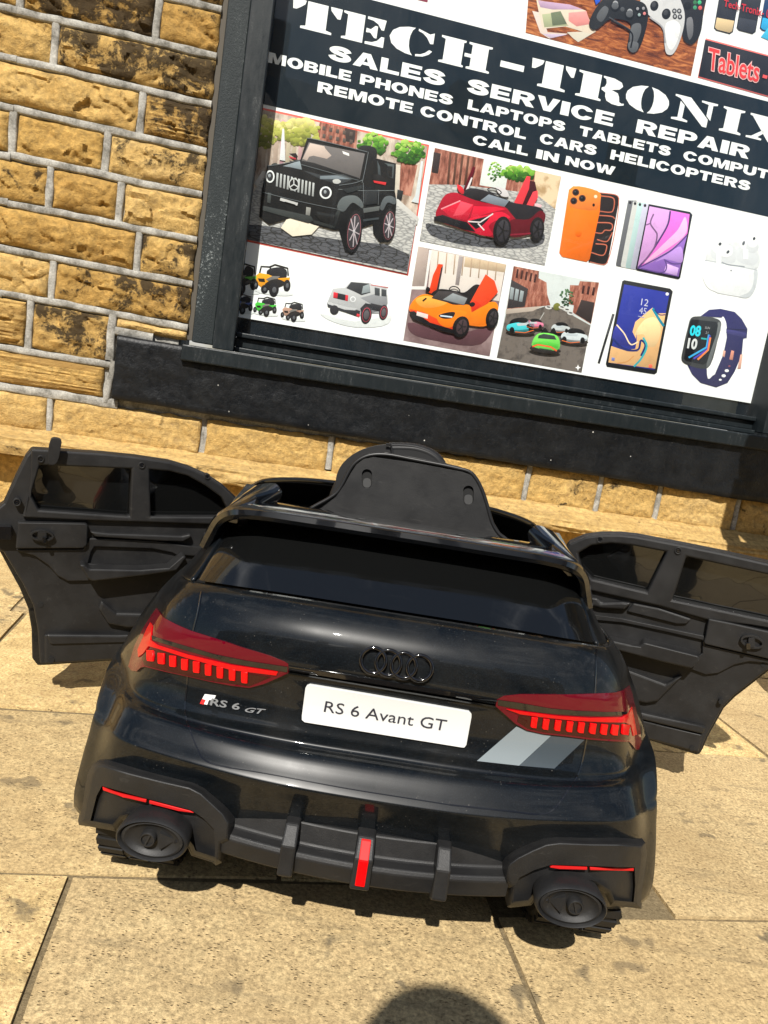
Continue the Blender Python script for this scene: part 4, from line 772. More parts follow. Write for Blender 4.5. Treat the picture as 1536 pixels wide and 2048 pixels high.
a.e((255, 226, 196), 320, 188, 12, 12); a.e((40, 30, 28), 306, 247, 9, 11); a.p((246, 104, 24), [(180, 440), (200, 430), (222, 440), (216, 462), (202, 472), (182, 462)], 1); a.done('printed_phone', poster)
a = Art(T6, .001)
for k, (c, x) in enumerate((((104, 106, 112), 550), ((206, 208, 206), 584), ((176, 204, 204), 618), ((186, 186, 206), 654))): a.p(c, [(x, 214 + 8 * k), (x + 60, 216 + 9 * k), (x - 20, 690 + 6 * k), (x - 84, 676 + 7 * k), (x - 86, 660 + 7 * k)]); a.e((50, 50, 56), x + 14, 230 + 7 * k, 9, 11)
a.p((38, 40, 48), [(694, 240), (985, 296), (1002, 316), (916, 760), (902, 770), (612, 708), (602, 696)])
a.p((206, 156, 214), [(700, 256), (982, 312), (905, 752), (614, 692)]); a.p((236, 116, 216), [(846, 286), (982, 312), (966, 450), (850, 560), (700, 640), (620, 690), (720, 560), (800, 440), (840, 340)]); a.p((250, 186, 232), [(950, 330), (960, 440), (820, 560), (660, 660), (800, 520), (900, 420)], 1)
a.p((150, 110, 200), [(966, 455), (930, 590), (905, 752), (614, 692), (720, 650), (860, 560)]); a.p((190, 150, 226), [(920, 540), (930, 650), (860, 640), (800, 628), (740, 648), (830, 590)], 1); a.p((214, 176, 240), [(820, 660), (905, 690), (892, 745), (800, 720)]); a.line((86, 64, 120), [(846, 290), (830, 380), (770, 490), (690, 610), (618, 690)], 12); a.line((90, 66, 130), [(964, 460), (860, 560), (740, 630), (620, 690)], 9); a.line((100, 76, 140), [(800, 630), (860, 660), (925, 660)], 9); a.line((100, 76, 140), [(805, 630), (820, 680), (800, 720), (640, 695)], 9)
a.line((120, 92, 130), [(728, 310), (706, 376), (740, 430), (752, 450), (735, 540), (650, 660)], 10); a.line((130, 100, 140), [(706, 376), (676, 388)], 8, 0); a.done('printed_tablet', poster)
a = Art(T6, .001); a.p((38, 40, 44), [(522, 776), (845, 836), (864, 856), (752, 1428), (735, 1440), (400, 1386), (392, 1366), (508, 784)]); a.p((52, 62, 150), [(522, 806), (842, 866), (788, 1140), (736, 1410), (410, 1356), (468, 1080)])
a.p((238, 188, 132), [(720, 970), (760, 1010), (814, 1010), (740, 1400), (410, 1356), (430, 1240), (520, 1270), (600, 1260), (610, 1200), (580, 1140), (600, 1070), (660, 1020)]); a.p((250, 214, 160), [(660, 1060), (740, 1040), (780, 1120), (740, 1240), (690, 1240), (660, 1160), (600, 1160)], 1)
a.p((60, 66, 150), [(468, 1090), (520, 1140), (560, 1210), (600, 1200), (610, 1130), (600, 1230), (540, 1240), (440, 1200)], 1); a.line((30, 140, 170), [(722, 975), (760, 1040), (800, 1100)], 18); a.line((50, 60, 120), [(735, 985), (770, 1020), (812, 1020)], 8); a.line((250, 226, 190), [(468, 1090), (520, 1150), (570, 1230), (620, 1210)], 9); a.line((40, 52, 110), [(440, 1190), (520, 1260), (620, 1265), (640, 1200), (670, 1230), (640, 1310)], 14); a.line((60, 170, 180), [(655, 1180), (680, 1240), (640, 1330), (590, 1385)], 14); a.line((206, 150, 96), [(590, 1310), (540, 1350), (470, 1362)], 8); a.line((56, 60, 120), [(450, 1230), (540, 1272), (615, 1275)], 7)
a.e((255, 255, 255), 824, 874, 11, 11); a.p((120, 132, 190), [(434, 1320), (456, 1324), (452, 1346), (430, 1342)]); a.e((240, 110, 90), 706, 1382, 14, 14)
def atext(a, body, quad, c, bold=0):
    v, f = text_mesh(body, bold); xs, ys = [p[0] for p in v], [p[1] for p in v]; x0, x1, y0, y1 = min(xs), max(xs), min(ys), max(ys)
    P_ = [puv(*p) for p in a.T(quad)]; a.o += .0001           # quad: TL TR BR BL
    def at_(x, y):
        s_, t_ = (x - x0) / (x1 - x0), (y - y0) / (y1 - y0)
        u = (P_[3][0] * (1 - s_) + P_[2][0] * s_) * (1 - t_) + (P_[0][0] * (1 - s_) + P_[1][0] * s_) * t_
        z = (P_[3][1] * (1 - s_) + P_[2][1] * s_) * (1 - t_) + (P_[0][1] * (1 - s_) + P_[1][1] * s_) * t_
        return u, z
    a.put(c, [at_(*p) for p in v], f, .05)
atext(a, '12', [(645, 905), (696, 914), (686, 962), (638, 952)], (206, 208, 230)); atext(a, '45', [(630, 966), (682, 974), (674, 1020), (624, 1010)], (196, 198, 226)); a.line((170, 180, 220), [(618, 1030), (664, 1040)], 5, 0); a.done('printed_tablet', poster)
a = Art(T6, .001); a.line((44, 46, 50), [(446, 1015), (342, 1362)], 17, 0); a.line((96, 98, 104), [(444, 1018), (400, 1164)], 5, 0); a.done('printed_stylus', poster)
a = Art(T6, .001); W1, W2, W3, W4 = (232, 235, 237), (218, 222, 226), (196, 201, 206), (245, 247, 248)
a.p((226, 230, 232), [(1100, 640), (1120, 540), (1180, 500), (1330, 510), (1450, 540), (1478, 610), (1462, 690), (1300, 690), (1160, 650)], 1); a.p(W2, [(1135, 560), (1190, 520), (1300, 540), (1300, 650), (1190, 640), (1135, 610)], 1); a.p(W2, [(1310, 560), (1380, 540), (1450, 570), (1470, 620), (1440, 670), (1360, 660), (1305, 620)], 1)
a.p(W1, [(1088, 636), (1190, 652), (1460, 706), (1448, 830), (1410, 890), (1380, 902), (1180, 868), (1100, 820), (1074, 760)]); a.p(W4, [(1092, 650), (1130, 660), (1110, 760), (1150, 840), (1190, 862), (1120, 838), (1080, 770)], 1); a.p((204, 209, 213), [(1440, 702), (1460, 708), (1446, 832), (1408, 892), (1380, 902), (1330, 892), (1400, 860), (1430, 800)], 1); a.line((176, 182, 188), [(1090, 636), (1200, 655), (1460, 706)], 5, 0)
a.line((150, 156, 162), [(1208, 650), (1250, 666), (1370, 682)], 9)
for x, y in ((1195, 545), (1385, 520)): a.e(W4, x, y, 56, 50, 20); a.e(W2, x + 40, y + 20, 46, 44, 20); a.line(W4, [(x - 8, y + 40), (x - 8, y + 110)], 34, 0)
a.e((245, 247, 248), 1238, 570, 48, 46); a.e((70, 74, 80), 1252, 578, 9, 14, 40); a.e((70, 74, 80), 1196, 522, 10, 12, 40); a.e(W4, 1430, 505, 34, 44, 20); a.e((60, 62, 68), 1436, 484, 9, 12, 20); a.e((100, 104, 110), 1362, 516, 9, 16, 20); a.e((150, 155, 160), 1274, 708, 6, 6); a.done('printed_earbuds', poster)
a = Art(T6, .001); N1, N2 = (44, 42, 92), (62, 60, 116)
a.p(N1, [(1060, 1030), (1120, 985), (1200, 978), (1300, 1000), (1350, 1050), (1390, 1120), (1385, 1180), (1360, 1190), (1350, 1300), (1300, 1420), (1250, 1500), (1170, 1532), (1060, 1500), (1000, 1440), (960, 1360), (1100, 1380), (1110, 1470), (1160, 1440), (1220, 1300), (1245, 1180), (1240, 1100), (1210, 1040)])
a.p((250, 252, 252), [(1216, 1032), (1240, 1080), (1236, 1200), (1200, 1330), (1150, 1440), (1116, 1472), (1104, 1430), (1112, 1380), (1170, 1250), (1196, 1080)], 1); a.p(N2, [(1240, 1118), (1385, 1150), (1384, 1186), (1240, 1150)]); a.line((30, 28, 70), [(1245, 1120), (1386, 1128)], 8, 0)
a.p((226, 170, 150), [(1340, 1300), (1356, 1300), (1342, 1400), (1320, 1400)]); a.p((210, 140, 120), [(1276, 1270), (1296, 1276), (1286, 1340), (1262, 1334)]); a.p((226, 170, 150), [(1220, 1270), (1236, 1276), (1228, 1320), (1214, 1310)])
for x, y, r_ in ((1262, 1382, 8), (1244, 1414, 15), (1222, 1450, 15), (1198, 1478, 10)): a.e((238, 242, 244) if r_ > 8 else (150, 80, 90), x, y, r_, r_ * .7)
a.p((64, 66, 68), [(990, 1046), (1020, 1032), (1180, 1050), (1205, 1080), (1190, 1150), (1130, 1370), (1095, 1400), (960, 1370), (926, 1340), (940, 1240), (970, 1110)], 1); a.p((104, 108, 110), [(1186, 1070), (1204, 1090), (1150, 1290), (1120, 1380), (1100, 1390), (1160, 1180)], 1); a.p((26, 28, 34), [(1000, 1052), (1170, 1070), (1182, 1090), (1170, 1160), (1100, 1360), (1080, 1372), (956, 1346), (942, 1328), (985, 1070)])
for c, pts in (((60, 170, 230), [(975, 1322), (1100, 1250), (1118, 1160)]), ((76, 70, 190), [(1010, 1330), (1108, 1262), (1124, 1165)]), ((240, 130, 70), [(1038, 1336), (1112, 1268), (1128, 1180)])): a.line(c, pts, 13, 0)
atext(a, '08', [(990, 1092), (1068, 1098), (1054, 1176), (978, 1166)], (50, 214, 236), .04); atext(a, '10', [(974, 1182), (1042, 1190), (1028, 1268), (962, 1256)], (214, 218, 220), .04); atext(a, 'SUN', [(1092, 1102), (1126, 1106), (1122, 1122), (1088, 1118)], (170, 172, 176)); atext(a, '21', [(1096, 1136), (1114, 1140), (1110, 1156), (1092, 1152)], (170, 172, 176)); a.line((40, 170, 170), [(1062, 1186), (1102, 1192)], 12, 0)
a.done('printed_watch', poster)

# -- game controllers and banknotes on wood, phones and a red tablets panel
T7 = tr(1040, 0, 3.0968); a = Art(T7); a.p(M['wood'], [(76, -330), (1172, -90), (1058, 472), (34, 204)]); pic = a.done('controller_picture', poster)
a = Art(T7, .001)
for pts, c in (([(75, 68), (130, 80), (170, 200), (300, 210), (180, 240), (125, 205)], (224, 206, 196)), ([(290, 200), (470, 195), (360, 262), (330, 240)], (214, 206, 190)), ([(140, 210), (290, 215), (190, 238)], (206, 188, 214)), ([(100, 0), (330, 40), (405, 66), (440, 150), (470, 195), (430, 210), (280, 165), (140, 180), (120, 100)], (226, 210, 190)), ([(135, 90), (215, 80), (300, 160), (150, 170)], (170, 176, 140)), ([(300, 80), (410, 70), (435, 150), (350, 165), (300, 130)], (236, 150, 146)), ([(110, 4), (310, 30), (390, 60), (200, 60), (125, 46)], (190, 160, 190)), ([(190, 80), (250, 70), (290, 150), (200, 160)], (110, 120, 96))): a.p(c, pts)
a.done('printed_banknotes', pic)
a = Art(T7, .003)
def pad(c, hi, pts, grip):
    a.p(c, pts, 1)
    for g_ in grip: a.p(hi, g_, 1)
pad((38, 38, 42), (112, 112, 116), [(960, -60), (1150, -30), (1135, 60), (1110, 220), (1060, 278), (1010, 250), (1000, 120), (980, 40)], [[(1030, 120), (1060, 110), (1066, 220), (1044, 250)]])
for x, y, c in ((1080, 18, (60, 120, 80)), (1108, 18, (70, 190, 130)), (1080, 50, (70, 150, 110)), (1112, 52, (220, 90, 90))): a.e(c, x, y, 12, 13)
a.e((16, 16, 18), 1034, 40, 22, 26)
a.p((40, 90, 210), [(455, -10), (500, -10), (490, 14), (468, 34)])
pad((206, 206, 208), (236, 236, 238), [(740, 10), (820, -60), (960, -40), (1010, 60), (1016, 130), (985, 260), (940, 340), (905, 336), (890, 270), (880, 180), (830, 130), (780, 80)], [[(900, 150), (960, 130), (990, 170), (940, 310), (915, 300)]])
a.line((160, 160, 164), [(800, 110), (880, 175), (895, 270)], 9)
for x, y, r_ in ((828, 40, 32), (902, 90, 34)): a.e((30, 30, 34), x, y, r_ * .8, r_, 12); a.e((66, 66, 70), x - 4, y - 8, r_ * .4, r_ * .5, 12)
for x, y in ((952, 72), (982, 72), (955, 106), (986, 108)): a.e((44, 44, 48), x, y, 14, 16); a.e((176, 176, 180), x, y, 7, 8)
pad((34, 35, 38), (92, 94, 98), [(425, 155), (440, 100), (500, 10), (560, -30), (700, 0), (770, 30), (790, 90), (760, 240), (720, 320), (690, 330), (662, 300), (672, 220), (680, 150), (580, 120), (540, 130), (480, 180), (445, 186)], [[(470, 110), (520, 40), (545, 60), (500, 140)], [(690, 160), (740, 150), (745, 200), (700, 290), (680, 280)], [(670, 265), (728, 270), (720, 318), (690, 328), (666, 300)]])
a.line((70, 72, 76), [(548, 110), (680, 190)], 8); a.line((16, 16, 18), [(560, 130), (690, 212), (682, 300)], 9)
for x, y in ((585, 38), (674, 88)): a.e((20, 20, 22), x, y + 6, 30, 34); a.e((150, 152, 156), x + 2, y - 10, 17, 20); a.e((92, 94, 98), x, y + 2, 22, 22)
for x, y, c in ((724, 58, (150, 150, 156)), (760, 56, (150, 150, 156)), (734, 96, (150, 170, 170)), (766, 88, (220, 130, 130))): a.e((18, 18, 20), x, y, 17, 19); a.e(c, x, y, 9, 10)
a.e((80, 82, 86), 630, 62, 13, 15); a.done('printed_controllers', pic)
a = Art(T7, .001)
for x, c1, c2 in ((1200, (44, 46, 54), (216, 190, 146)), (1340, (40, 42, 48), (56, 58, 66)), (1484, (30, 60, 100), (50, 170, 230))):
    a.p(c1, [(x + 40, -60), (x + 160, -40), (x + 118, 198), (x + 98, 212), (x + 14, 190), (x, 174)]); a.p(c2, [(x + 18, 110), (x + 126, 130), (x + 112, 194), (x + 96, 204), (x + 18, 184), (x + 6, 170)])
    if x == 1484: a.p((70, 196, 245), [(1490, 230), (1560, 140), (1600, 180), (1560, 260)])
a.done('printed_phones', poster)
a = Art(T7, .003); atext(a, 'Tech-Tronix- 01', [(1262, 0), (1560, 66), (1554, 120), (1256, 42)], (214, 44, 56), .015); a.done('lettering', poster)
a = Art(T7, .001); a.p((232, 110, 104), [(1150, 238), (1640, 370), (1600, 620), (1100, 480)]); a.p((36, 36, 42), [(1146, 246), (1640, 378), (1600, 612), (1104, 474)]); pan = a.done('tablets_panel', poster)
a = Art(T7, .003); Q_ = [(1163, 290), (1490, 382), (1474, 522), (1152, 438)]; atext(a, 'Tablets', Q_, (244, 190, 188), .055); a.o += .0004; atext(a, 'Tablets', [(1167, 296), (1486, 386), (1471, 514), (1156, 432)], (232, 62, 62), .012); a.line((238, 90, 90), [(1498, 474), (1526, 482)], 20, 0); a.done('lettering', pan)
a = Art(tr(0, 0, 1)); a.p((170, 60, 90), [(700, -60), (862, -60), (855, 5), (690, -36)]); a.done('printed_panel', poster)
# ------------------------------------------------------------------ black ride-on toy car
CX = .033
m = M['paint'] = mat('black_metallic_paint', (.0045, .0055, .0075), .2, spec=.5, coat=.55, coat_r=.016); t = NT(m); co = t.coord()
fl = t.noise(co, 1400, 2, .5); t.col(t.ramp(fl, (.5, (.0014, .0022, .0032)), (.74, (.009, .013, .017)))); t.b.inputs['Specular IOR Level'].default_value = .12
t.rough(t.ramp(t.noise(co, 9, 5, .6), (.3, .26), (.7, .36)))
vd = t.n('TexVoronoi', feature='F1'); vd.inputs['Scale'].default_value = 210; t.l(co, vd.inputs['Vector'])
dust = t.math('MULTIPLY', t.ramp(vd.outputs['Distance'], (.07, 1.), (.16, 0.)), t.ramp(t.noise(co, 31, 4, .7), (.50, 0.), (.66, .8)))
film = t.ramp(t.noise(co, 6.5, 7, .68, .8), (.46, 0.), (.75, .035))
old = t.b.inputs['Base Color'].links[0].from_socket; t.col(t.mix(film, t.mix(dust, old, (.085, .08, .07)), (.30, .27, .22)))
t.l(t.ramp(t.noise(co, 13, 7, .7, .6), (.4, .010), (.72, .07)), t.b.inputs['Coat Roughness'])
nb_ = t.n('Bump'); nb_.inputs['Strength'].default_value = .05; nb_.inputs['Distance'].default_value = .01; t.l(t.noise(co, 11, 2, .5), nb_.inputs['Height']); t.l(nb_.outputs[0], t.b.inputs['Coat Normal'])
m = M['plastic'] = mat('black_grained_plastic', (.012, .012, .013), .5, spec=.36); t = NT(m); co = t.coord(); g = t.noise(co, 700, 3, .7); f = t.noise(co, 22, 5, .65)
t.col(t.mix(t.ramp(f, (.4, 0.), (.75, .6)), (.009, .009, .0095), (.019, .0185, .018))); t.rough(t.ramp(f, (.3, .42), (.7, .6))); t.bump(g, .18, .0012)
sc_n = t.noise(t.coord((1, 6, 3)), 40, 5, .75, .5); old = t.b.inputs['Base Color'].links[0].from_socket; t.col(t.mix(t.ramp(sc_n, (.60, 0.), (.72, .35)), old, (.05, .048, .044)))
m = M['darkplastic'] = mat('deep_black_plastic', (.008, .008, .009), .5, spec=.4)
M['gloss'] = mat('gloss_black', (.004, .004, .005), .08, spec=.5, coat=.6); M['rubber'] = mat('tyre_plastic', (.012, .0115, .011), .62, spec=.25)
m = M['tint'] = mat('tinted_plastic_window', (.004, .0042, .0042), .08, spec=.3, coat=.9, coat_r=.012); t = NT(m); co = t.coord(); wv_ = t.n('Bump'); wv_.inputs['Strength'].default_value = .16; wv_.inputs['Distance'].default_value = .02; t.l(t.noise(co, 7, 2, .5, .4), wv_.inputs['Height']); t.l(wv_.outputs[0], t.b.inputs['Coat Normal'])
M['lens'] = mat('dark_red_lens', (.095, .0002, .007), .12, spec=.1, coat=.6, coat_r=.012); M['lenshi'] = mat('bright_red_lens', (.62, .0015, .003), .3, spec=.15, coat=.35); M['lensmid'] = mat('red_light_guide', (.50, .0012, .004), .3, spec=.15, coat=.4); M['lensdim'] = mat('smoked_red_lens', (.030, .0018, .0018), .2, spec=.2, coat=.5)
M['reflector'] = mat('red_reflector', (.50, .012, .012), .5, spec=.2); M['trimgloss'] = mat('gloss_black_trim', (.003, .0035, .0045), .12, spec=.5, coat=1); M['plate'] = mat('white_number_plate', (.55, .56, .55), .4); M['ink'] = mat('dark_plate_print', (.02, .02, .03), .5)
M['chrome'] = mat('dark_chrome', (.16, .165, .17), .3); M['decalg'] = mat('pale_grey_decal', (.17, .20, .215), .4, spec=.3, coat=.3); M['decald'] = mat('slate_grey_decal', (.040, .052, .062), .4, spec=.3, coat=.3)
M['leather'] = mat('black_leatherette', (.009, .009, .0095), .42, spec=.4); M['white_badge'] = mat('white_badge', (.75, .75, .75), .3); M['red_badge'] = mat('red_badge', (.6, .02, .02), .3)
car = empty('toy_car', (CX, 1.12, 0), 'black ride-on toy estate car seen from behind with both side doors open', 'toy car')
A_ROWS = [  # half rows from the centre outwards: (x, y, z)
 [(0,.742,.3455),(.11,.745,.3445),(.19,.759,.3395),(.226,.781,.333),(.244,.812,.326),(.259,.86,.318),(.265,.92,.314),(.266,.97,.313)],
 [(0,.727,.341),(.11,.731,.340),(.19,.746,.335),(.230,.772,.3275),(.252,.808,.319),(.270,.86,.310),(.276,.92,.306),(.277,.97,.305)],
 [(0,.7085,.322),(.11,.713,.321),(.195,.730,.316),(.240,.760,.308),(.265,.802,.300),(.284,.86,.293),(.290,.92,.290),(.291,.97,.289)],
 [(0,.7005,.300),(.11,.705,.299),(.2,.722,.294),(.248,.754,.286),(.274,.80,.278),(.297,.86,.272),(.304,.92,.270),(.305,.97,.269)],
 [(0,.699,.285),(.11,.703,.284),(.2,.719,.279),(.252,.75,.271),(.279,.798,.264),(.305,.86,.258),(.311,.92,.256),(.312,.97,.255)],
 [(0,.7045,.277),(.11,.708,.276),(.2,.721,.271),(.253,.749,.263),(.282,.797,.256),(.309,.86,.25),(.315,.92,.249),(.316,.97,.248)],
 [(0,.7055,.25),(.11,.707,.25),(.2,.718,.246),(.254,.742,.24),(.286,.79,.235),(.316,.855,.232),(.322,.91,.231),(.323,.96,.231)],
 [(0,.7035,.235),(.11,.7045,.235),(.2,.7145,.232),(.2545,.738,.2285),(.287,.784,.224),(.318,.845,.2215),(.3265,.895,.2215),(.3275,.945,.2215)],
 [(0,.7000,.2255),(.11,.701,.2255),(.2,.711,.2235),(.255,.7335,.2205),(.288,.780,.216),(.319,.838,.2135),(.327,.88,.2135),(.328,.92,.2135)],
 [(0,.6970,.2190),(.11,.698,.2190),(.2,.708,.2178),(.256,.7307,.2158),(.2885,.777,.212),(.319,.826,.2105),(.327,.86,.2105),(.328,.885,.2105)],
 [(0,.6960,.2155),(.11,.697,.2155),(.2,.707,.2149),(.256,.7297,.2134),(.289,.7745,.2097),(.319,.819,.208),(.3265,.845,.208),(.3275,.866,.208)],
 [(0,.6930,.2095),(.11,.6945,.2098),(.2,.705,.2108),(.2565,.7265,.2112),(.2895,.770,.207),(.3185,.811,.2055),(.326,.832,.2055),(.3265,.848,.2055)],
 [(0,.6840,.2062),(.11,.6855,.2066),(.2,.697,.2088),(.257,.7165,.2098),(.290,.763,.2037),(.318,.80,.2025),(.3245,.815,.2025),(.325,.828,.2025)],
 [(0,.6790,.2034),(.11,.6805,.2039),(.2,.692,.2065),(.2575,.7115,.2078),(.2903,.757,.2008),(.3172,.79,.1995),(.322,.80,.1995),(.3225,.808,.1995)],
 [(0,.6690,.1925),(.11,.671,.1932),(.2,.6825,.196),(.259,.702,.1985),(.2912,.747,.192),(.3145,.772,.19),(.318,.778,.19),(.3185,.782,.19)],
 [(0,.6602,.1832),(.11,.6626,.1842),(.2,.6728,.1878),(.2605,.6923,.1905),(.2915,.7365,.1835),(.3115,.757,.1815),(.3145,.762,.1815),(.315,.764,.1815)],
 [(0,.6584,.1806),(.11,.6609,.1816),(.2,.6712,.1852),(.2612,.6892,.1874),(.2922,.7325,.180),(.3100,.752,.178),(.3125,.756,.178),(.313,.758,.178)],
 [(0,.6592,.1768),(.11,.6614,.1778),(.2,.6714,.1812),(.262,.6887,.1832),(.293,.729,.1757),(.309,.746,.1735),(.311,.749,.1735),(.3115,.751,.1735)],
 [(0,.665,.160),(.11,.667,.161),(.2,.674,.163),(.263,.688,.164),(.294,.722,.158),(.307,.736,.157),(.309,.739,.157),(.3095,.741,.157)],
 [(0,.670,.142),(.11,.671,.142),(.2,.677,.143),(.263,.689,.144),(.294,.717,.140),(.305,.728,.139),(.307,.731,.139),(.3075,.733,.139)],
 [(0,.684,.10),(.11,.684,.10),(.2,.686,.10),(.264,.692,.10),(.293,.712,.10),(.302,.72,.10),(.304,.722,.10),(.3045,.724,.10)],
 [(0,.70,.072),(.11,.70,.072),(.2,.70,.072),(.264,.702,.075),(.290,.715,.078),(.299,.722,.08),(.301,.724,.08),(.3015,.725,.08)]]
for e_, r_ in zip((.0, .0008, .0022, .0052, .0105, .0135), A_ROWS[-6:]):
    for k in range(3, 8): r_[k] = (r_[k][0] + (.3 * e_ if k == 3 else e_), r_[k][1], r_[k][2])
def loft(rows, nu, nv, mirror=True):
    R_ = []
    for r in rows:
        q = [Vector(p) for p in r]
        if mirror: q = [Vector((-p.x, p.y, p.z)) for p in q[:0:-1]] + q
        R_.append(cat_rom(q, nu))
    cols = [cat_rom([r[j] for r in R_], nv) for j in range(len(R_[0]))]
    return [[Vector((c[i].x + CX, c[i].y, c[i].z)) for c in cols] for i in range(len(cols[0]))]
def orient(o, c):                                           # normals away from a point inside
    me = o.data; f = me.polygons[len(me.polygons) // 2]
    return o
mb = MB(); g_ = loft(A_ROWS, 7, 4); mb.grid(g_, M['paint']); nshell = (list(mb.v), list(mb.f))
body = mb.obj('body_shell', car); smooth(body, 60)
so_ = body.modifiers.new('thick', 'SOLIDIFY'); so_.thickness = .003; so_.offset = -1
BV = BVHTree.FromPolygons([Vector(v) for v in nshell[0]], nshell[1])
mb = MB(); mb.grid(loft(A_ROWS[:4] + A_ROWS[6:], 7, 4), M['paint']); BVL = BVHTree.FromPolygons([Vector(v) for v in mb.v], mb.f)   # without the groove of the light strip
# window, pillars, tail spoiler
WR = [[(0,.7445,.3475),(.11,.7475,.3465),(.186,.7605,.3415),(.216,.777,.3365),(.2225,.790,.335)],
      [(0,.770,.361),(.11,.772,.360),(.184,.783,.356),(.212,.800,.351),(.2195,.812,.349)],
      [(0,.800,.379),(.11,.803,.378),(.18,.813,.374),(.206,.829,.369),(.214,.840,.367)],
      [(0,.832,.404),(.11,.836,.402),(.175,.846,.398),(.197,.860,.392),(.204,.872,.390)]]
mb = MB(); gw = loft(WR, 7, 6); mb.grid(gw, M['tint']); bw = BVHTree.FromPolygons([Vector(v) for v in mb.v], mb.f); rw = mb.obj('rear_window', car); rw.location.x -= .003; smooth(rw, 60)
for s in (-1, 1):
    mb = MB()
    P_ = [[(.226,.781,.3335),(.244,.812,.3265),(.259,.86,.3185),(.265,.92,.3145),(.266,.97,.3135)],
          [(.2205,.803,.347),(.235,.830,.342),(.247,.872,.337),(.252,.925,.335),(.253,.97,.335)],
          [(.215,.832,.366),(.225,.852,.364),(.234,.888,.362),(.238,.93,.361),(.239,.965,.361)],
          [(.205,.866,.390),(.212,.880,.391),(.218,.905,.392),(.221,.935,.392),(.222,.955,.392)],
          [(.190,.888,.4085),(.197,.900,.411),(.201,.915,.413),(.205,.935,.4145),(.206,.95,.4145)]]
    r_ = loft([[(s * x, y, z) for x, y, z in r] for r in P_], 5, 4, False); mb.grid(r_, M['paint'])
    pil = mb.obj('rear_pillar', car); pil.location.x -= .004; smooth(pil, 60); q_ = pil.modifiers.new('thick', 'SOLIDIFY'); q_.thickness = .005; q_.offset = -1
mb = MB(); path = [(-.2235,.842,.358),(-.2165,.838,.376),(-.206,.826,.396),(-.190,.812,.4085),(-.165,.806,.4135),(-.11,.801,.4155),(0,.798,.4165)]
path = cat_rom(path + [(-x, y, z) for x, y, z in path[-2::-1]], 5); rws = []
for i, p in enumerate(path):
    a, b = path[max(i - 1, 0)], path[min(i + 1, len(path) - 1)]; t_ = (b - a).normalized(); fwd_ = Vector((0, .985, .05)); fwd_ = (fwd_ - t_ * fwd_.dot(t_)).normalized(); up = fwd_.cross(t_) * -1
    if up.z < 0 and abs(t_.x) > .3: up = -up
    e_ = min(1, (len(path) / 2 - abs(i - len(path) / 2)) / 8 + .25)
    sec = [(-.004, -.006), (-.006, -.001), (-.004, .0045), (.002, .0065), (.05, .001), (.09, -.006), (.09, -.012), (.05, -.010), (.004, -.009)]
    rws.append([p + fwd_ * (f_ * (e_ if f_ > .01 else 1)) + up * u_ + Vector((CX, 0, 0)) for f_, u_ in sec])
mb.grid(rws, M['trimgloss'], True); sp_ = mb.obj('tail_spoiler', car); sp_.location.x -= .008; sp_.scale.x = 1.02; smooth(sp_, 40)
# raised ends of the cut-off roof rails
for s in (-1, 1):
    mb = MB(); x0 = CX + s * .200 - .009; fn = [(.852, .4035), (.90, .4125), (.956, .4205), (.956, .392), (.852, .388)]
    mb.grid([[(x0 - .0075, y, z) for y, z in fn], [(x0 + .0075, y, z) for y, z in fn]], M['trimgloss'], True); mb.add([(x0 - .0075, y, z) for y, z in fn], [(0, 1, 2, 3, 4)], M['plastic']); mb.add([(x0 + .0075, y, z) for y, z in fn], [(0, 1, 2, 3, 4)], M['plastic'])
    bevel(mb.obj('roof_rail_end', car), .001)

def surf(px, py, bv=None):
    d = ray(px, py).normalized()
    for b_ in ((bv,) if bv else (BV, bw)):
        h_ = b_.ray_cast(EYE, d)
        if h_[0] is not None:
            n = h_[1]; return h_[0], (n if n.dot(d) < 0 else -n)
    p = hit(px, py, (0, .735, 0), Vector((0, 1, 0))); return p, Vector((0, -1, .15)).normalized()
REAR = Vector((0, -1, .12)).normalized()
def wrapper(T, dirn=None, bv=None): return Placer(T, lambda a, b: surf(a, b, bv), dirn)
def onto(name, parent, T, pts, front, back, mt, step=24, holes=(), dirn=None, sm=0, bw_=0, bv=None):
    m_ = MB(); lp = [sm2(pts, 4) if sm else pts] + [list(h) for h in holes]; slab(m_, lp, wrapper(T, dirn, bv), front, back, mt, step); o = m_.obj(name, parent)
    if bw_: bevel(o, bw_, 2, 40)
    return smooth(o, 35)
def strip(name, parent, T, pts, w, front, back, mt, n=6, dirn=None, bv=None):
    q = [(p.x, p.y) for p in cat_rom([(x, y, 0) for x, y in pts], n)] if len(pts) > 2 else [(pts[0][0] + (pts[1][0] - pts[0][0]) * k / 16, pts[0][1] + (pts[1][1] - pts[0][1]) * k / 16) for k in range(17)]
    P_ = wrapper(T, dirn, bv); rws = []
    for i, (x, y) in enumerate(q):
        x0, y0 = q[max(i - 1, 0)]; x1, y1 = q[min(i + 1, len(q) - 1)]; d = math.hypot(x1 - x0, y1 - y0) or 1; nx, ny = -(y1 - y0) / d * w / 2, (x1 - x0) / d * w / 2
        rws.append([P_(x - nx, y - ny, back), P_(x - nx * .8, y - ny * .8, front), P_(x + nx * .8, y + ny * .8, front), P_(x + nx, y + ny, back)])
    m_ = MB(); m_.grid(rws, mt); return smooth(m_.obj(name, parent), 50)
CL, CR = tr(130, 1180, 3.012), tr(900, 1240, 3.2); CP = tr(540, 1240, 3.339)
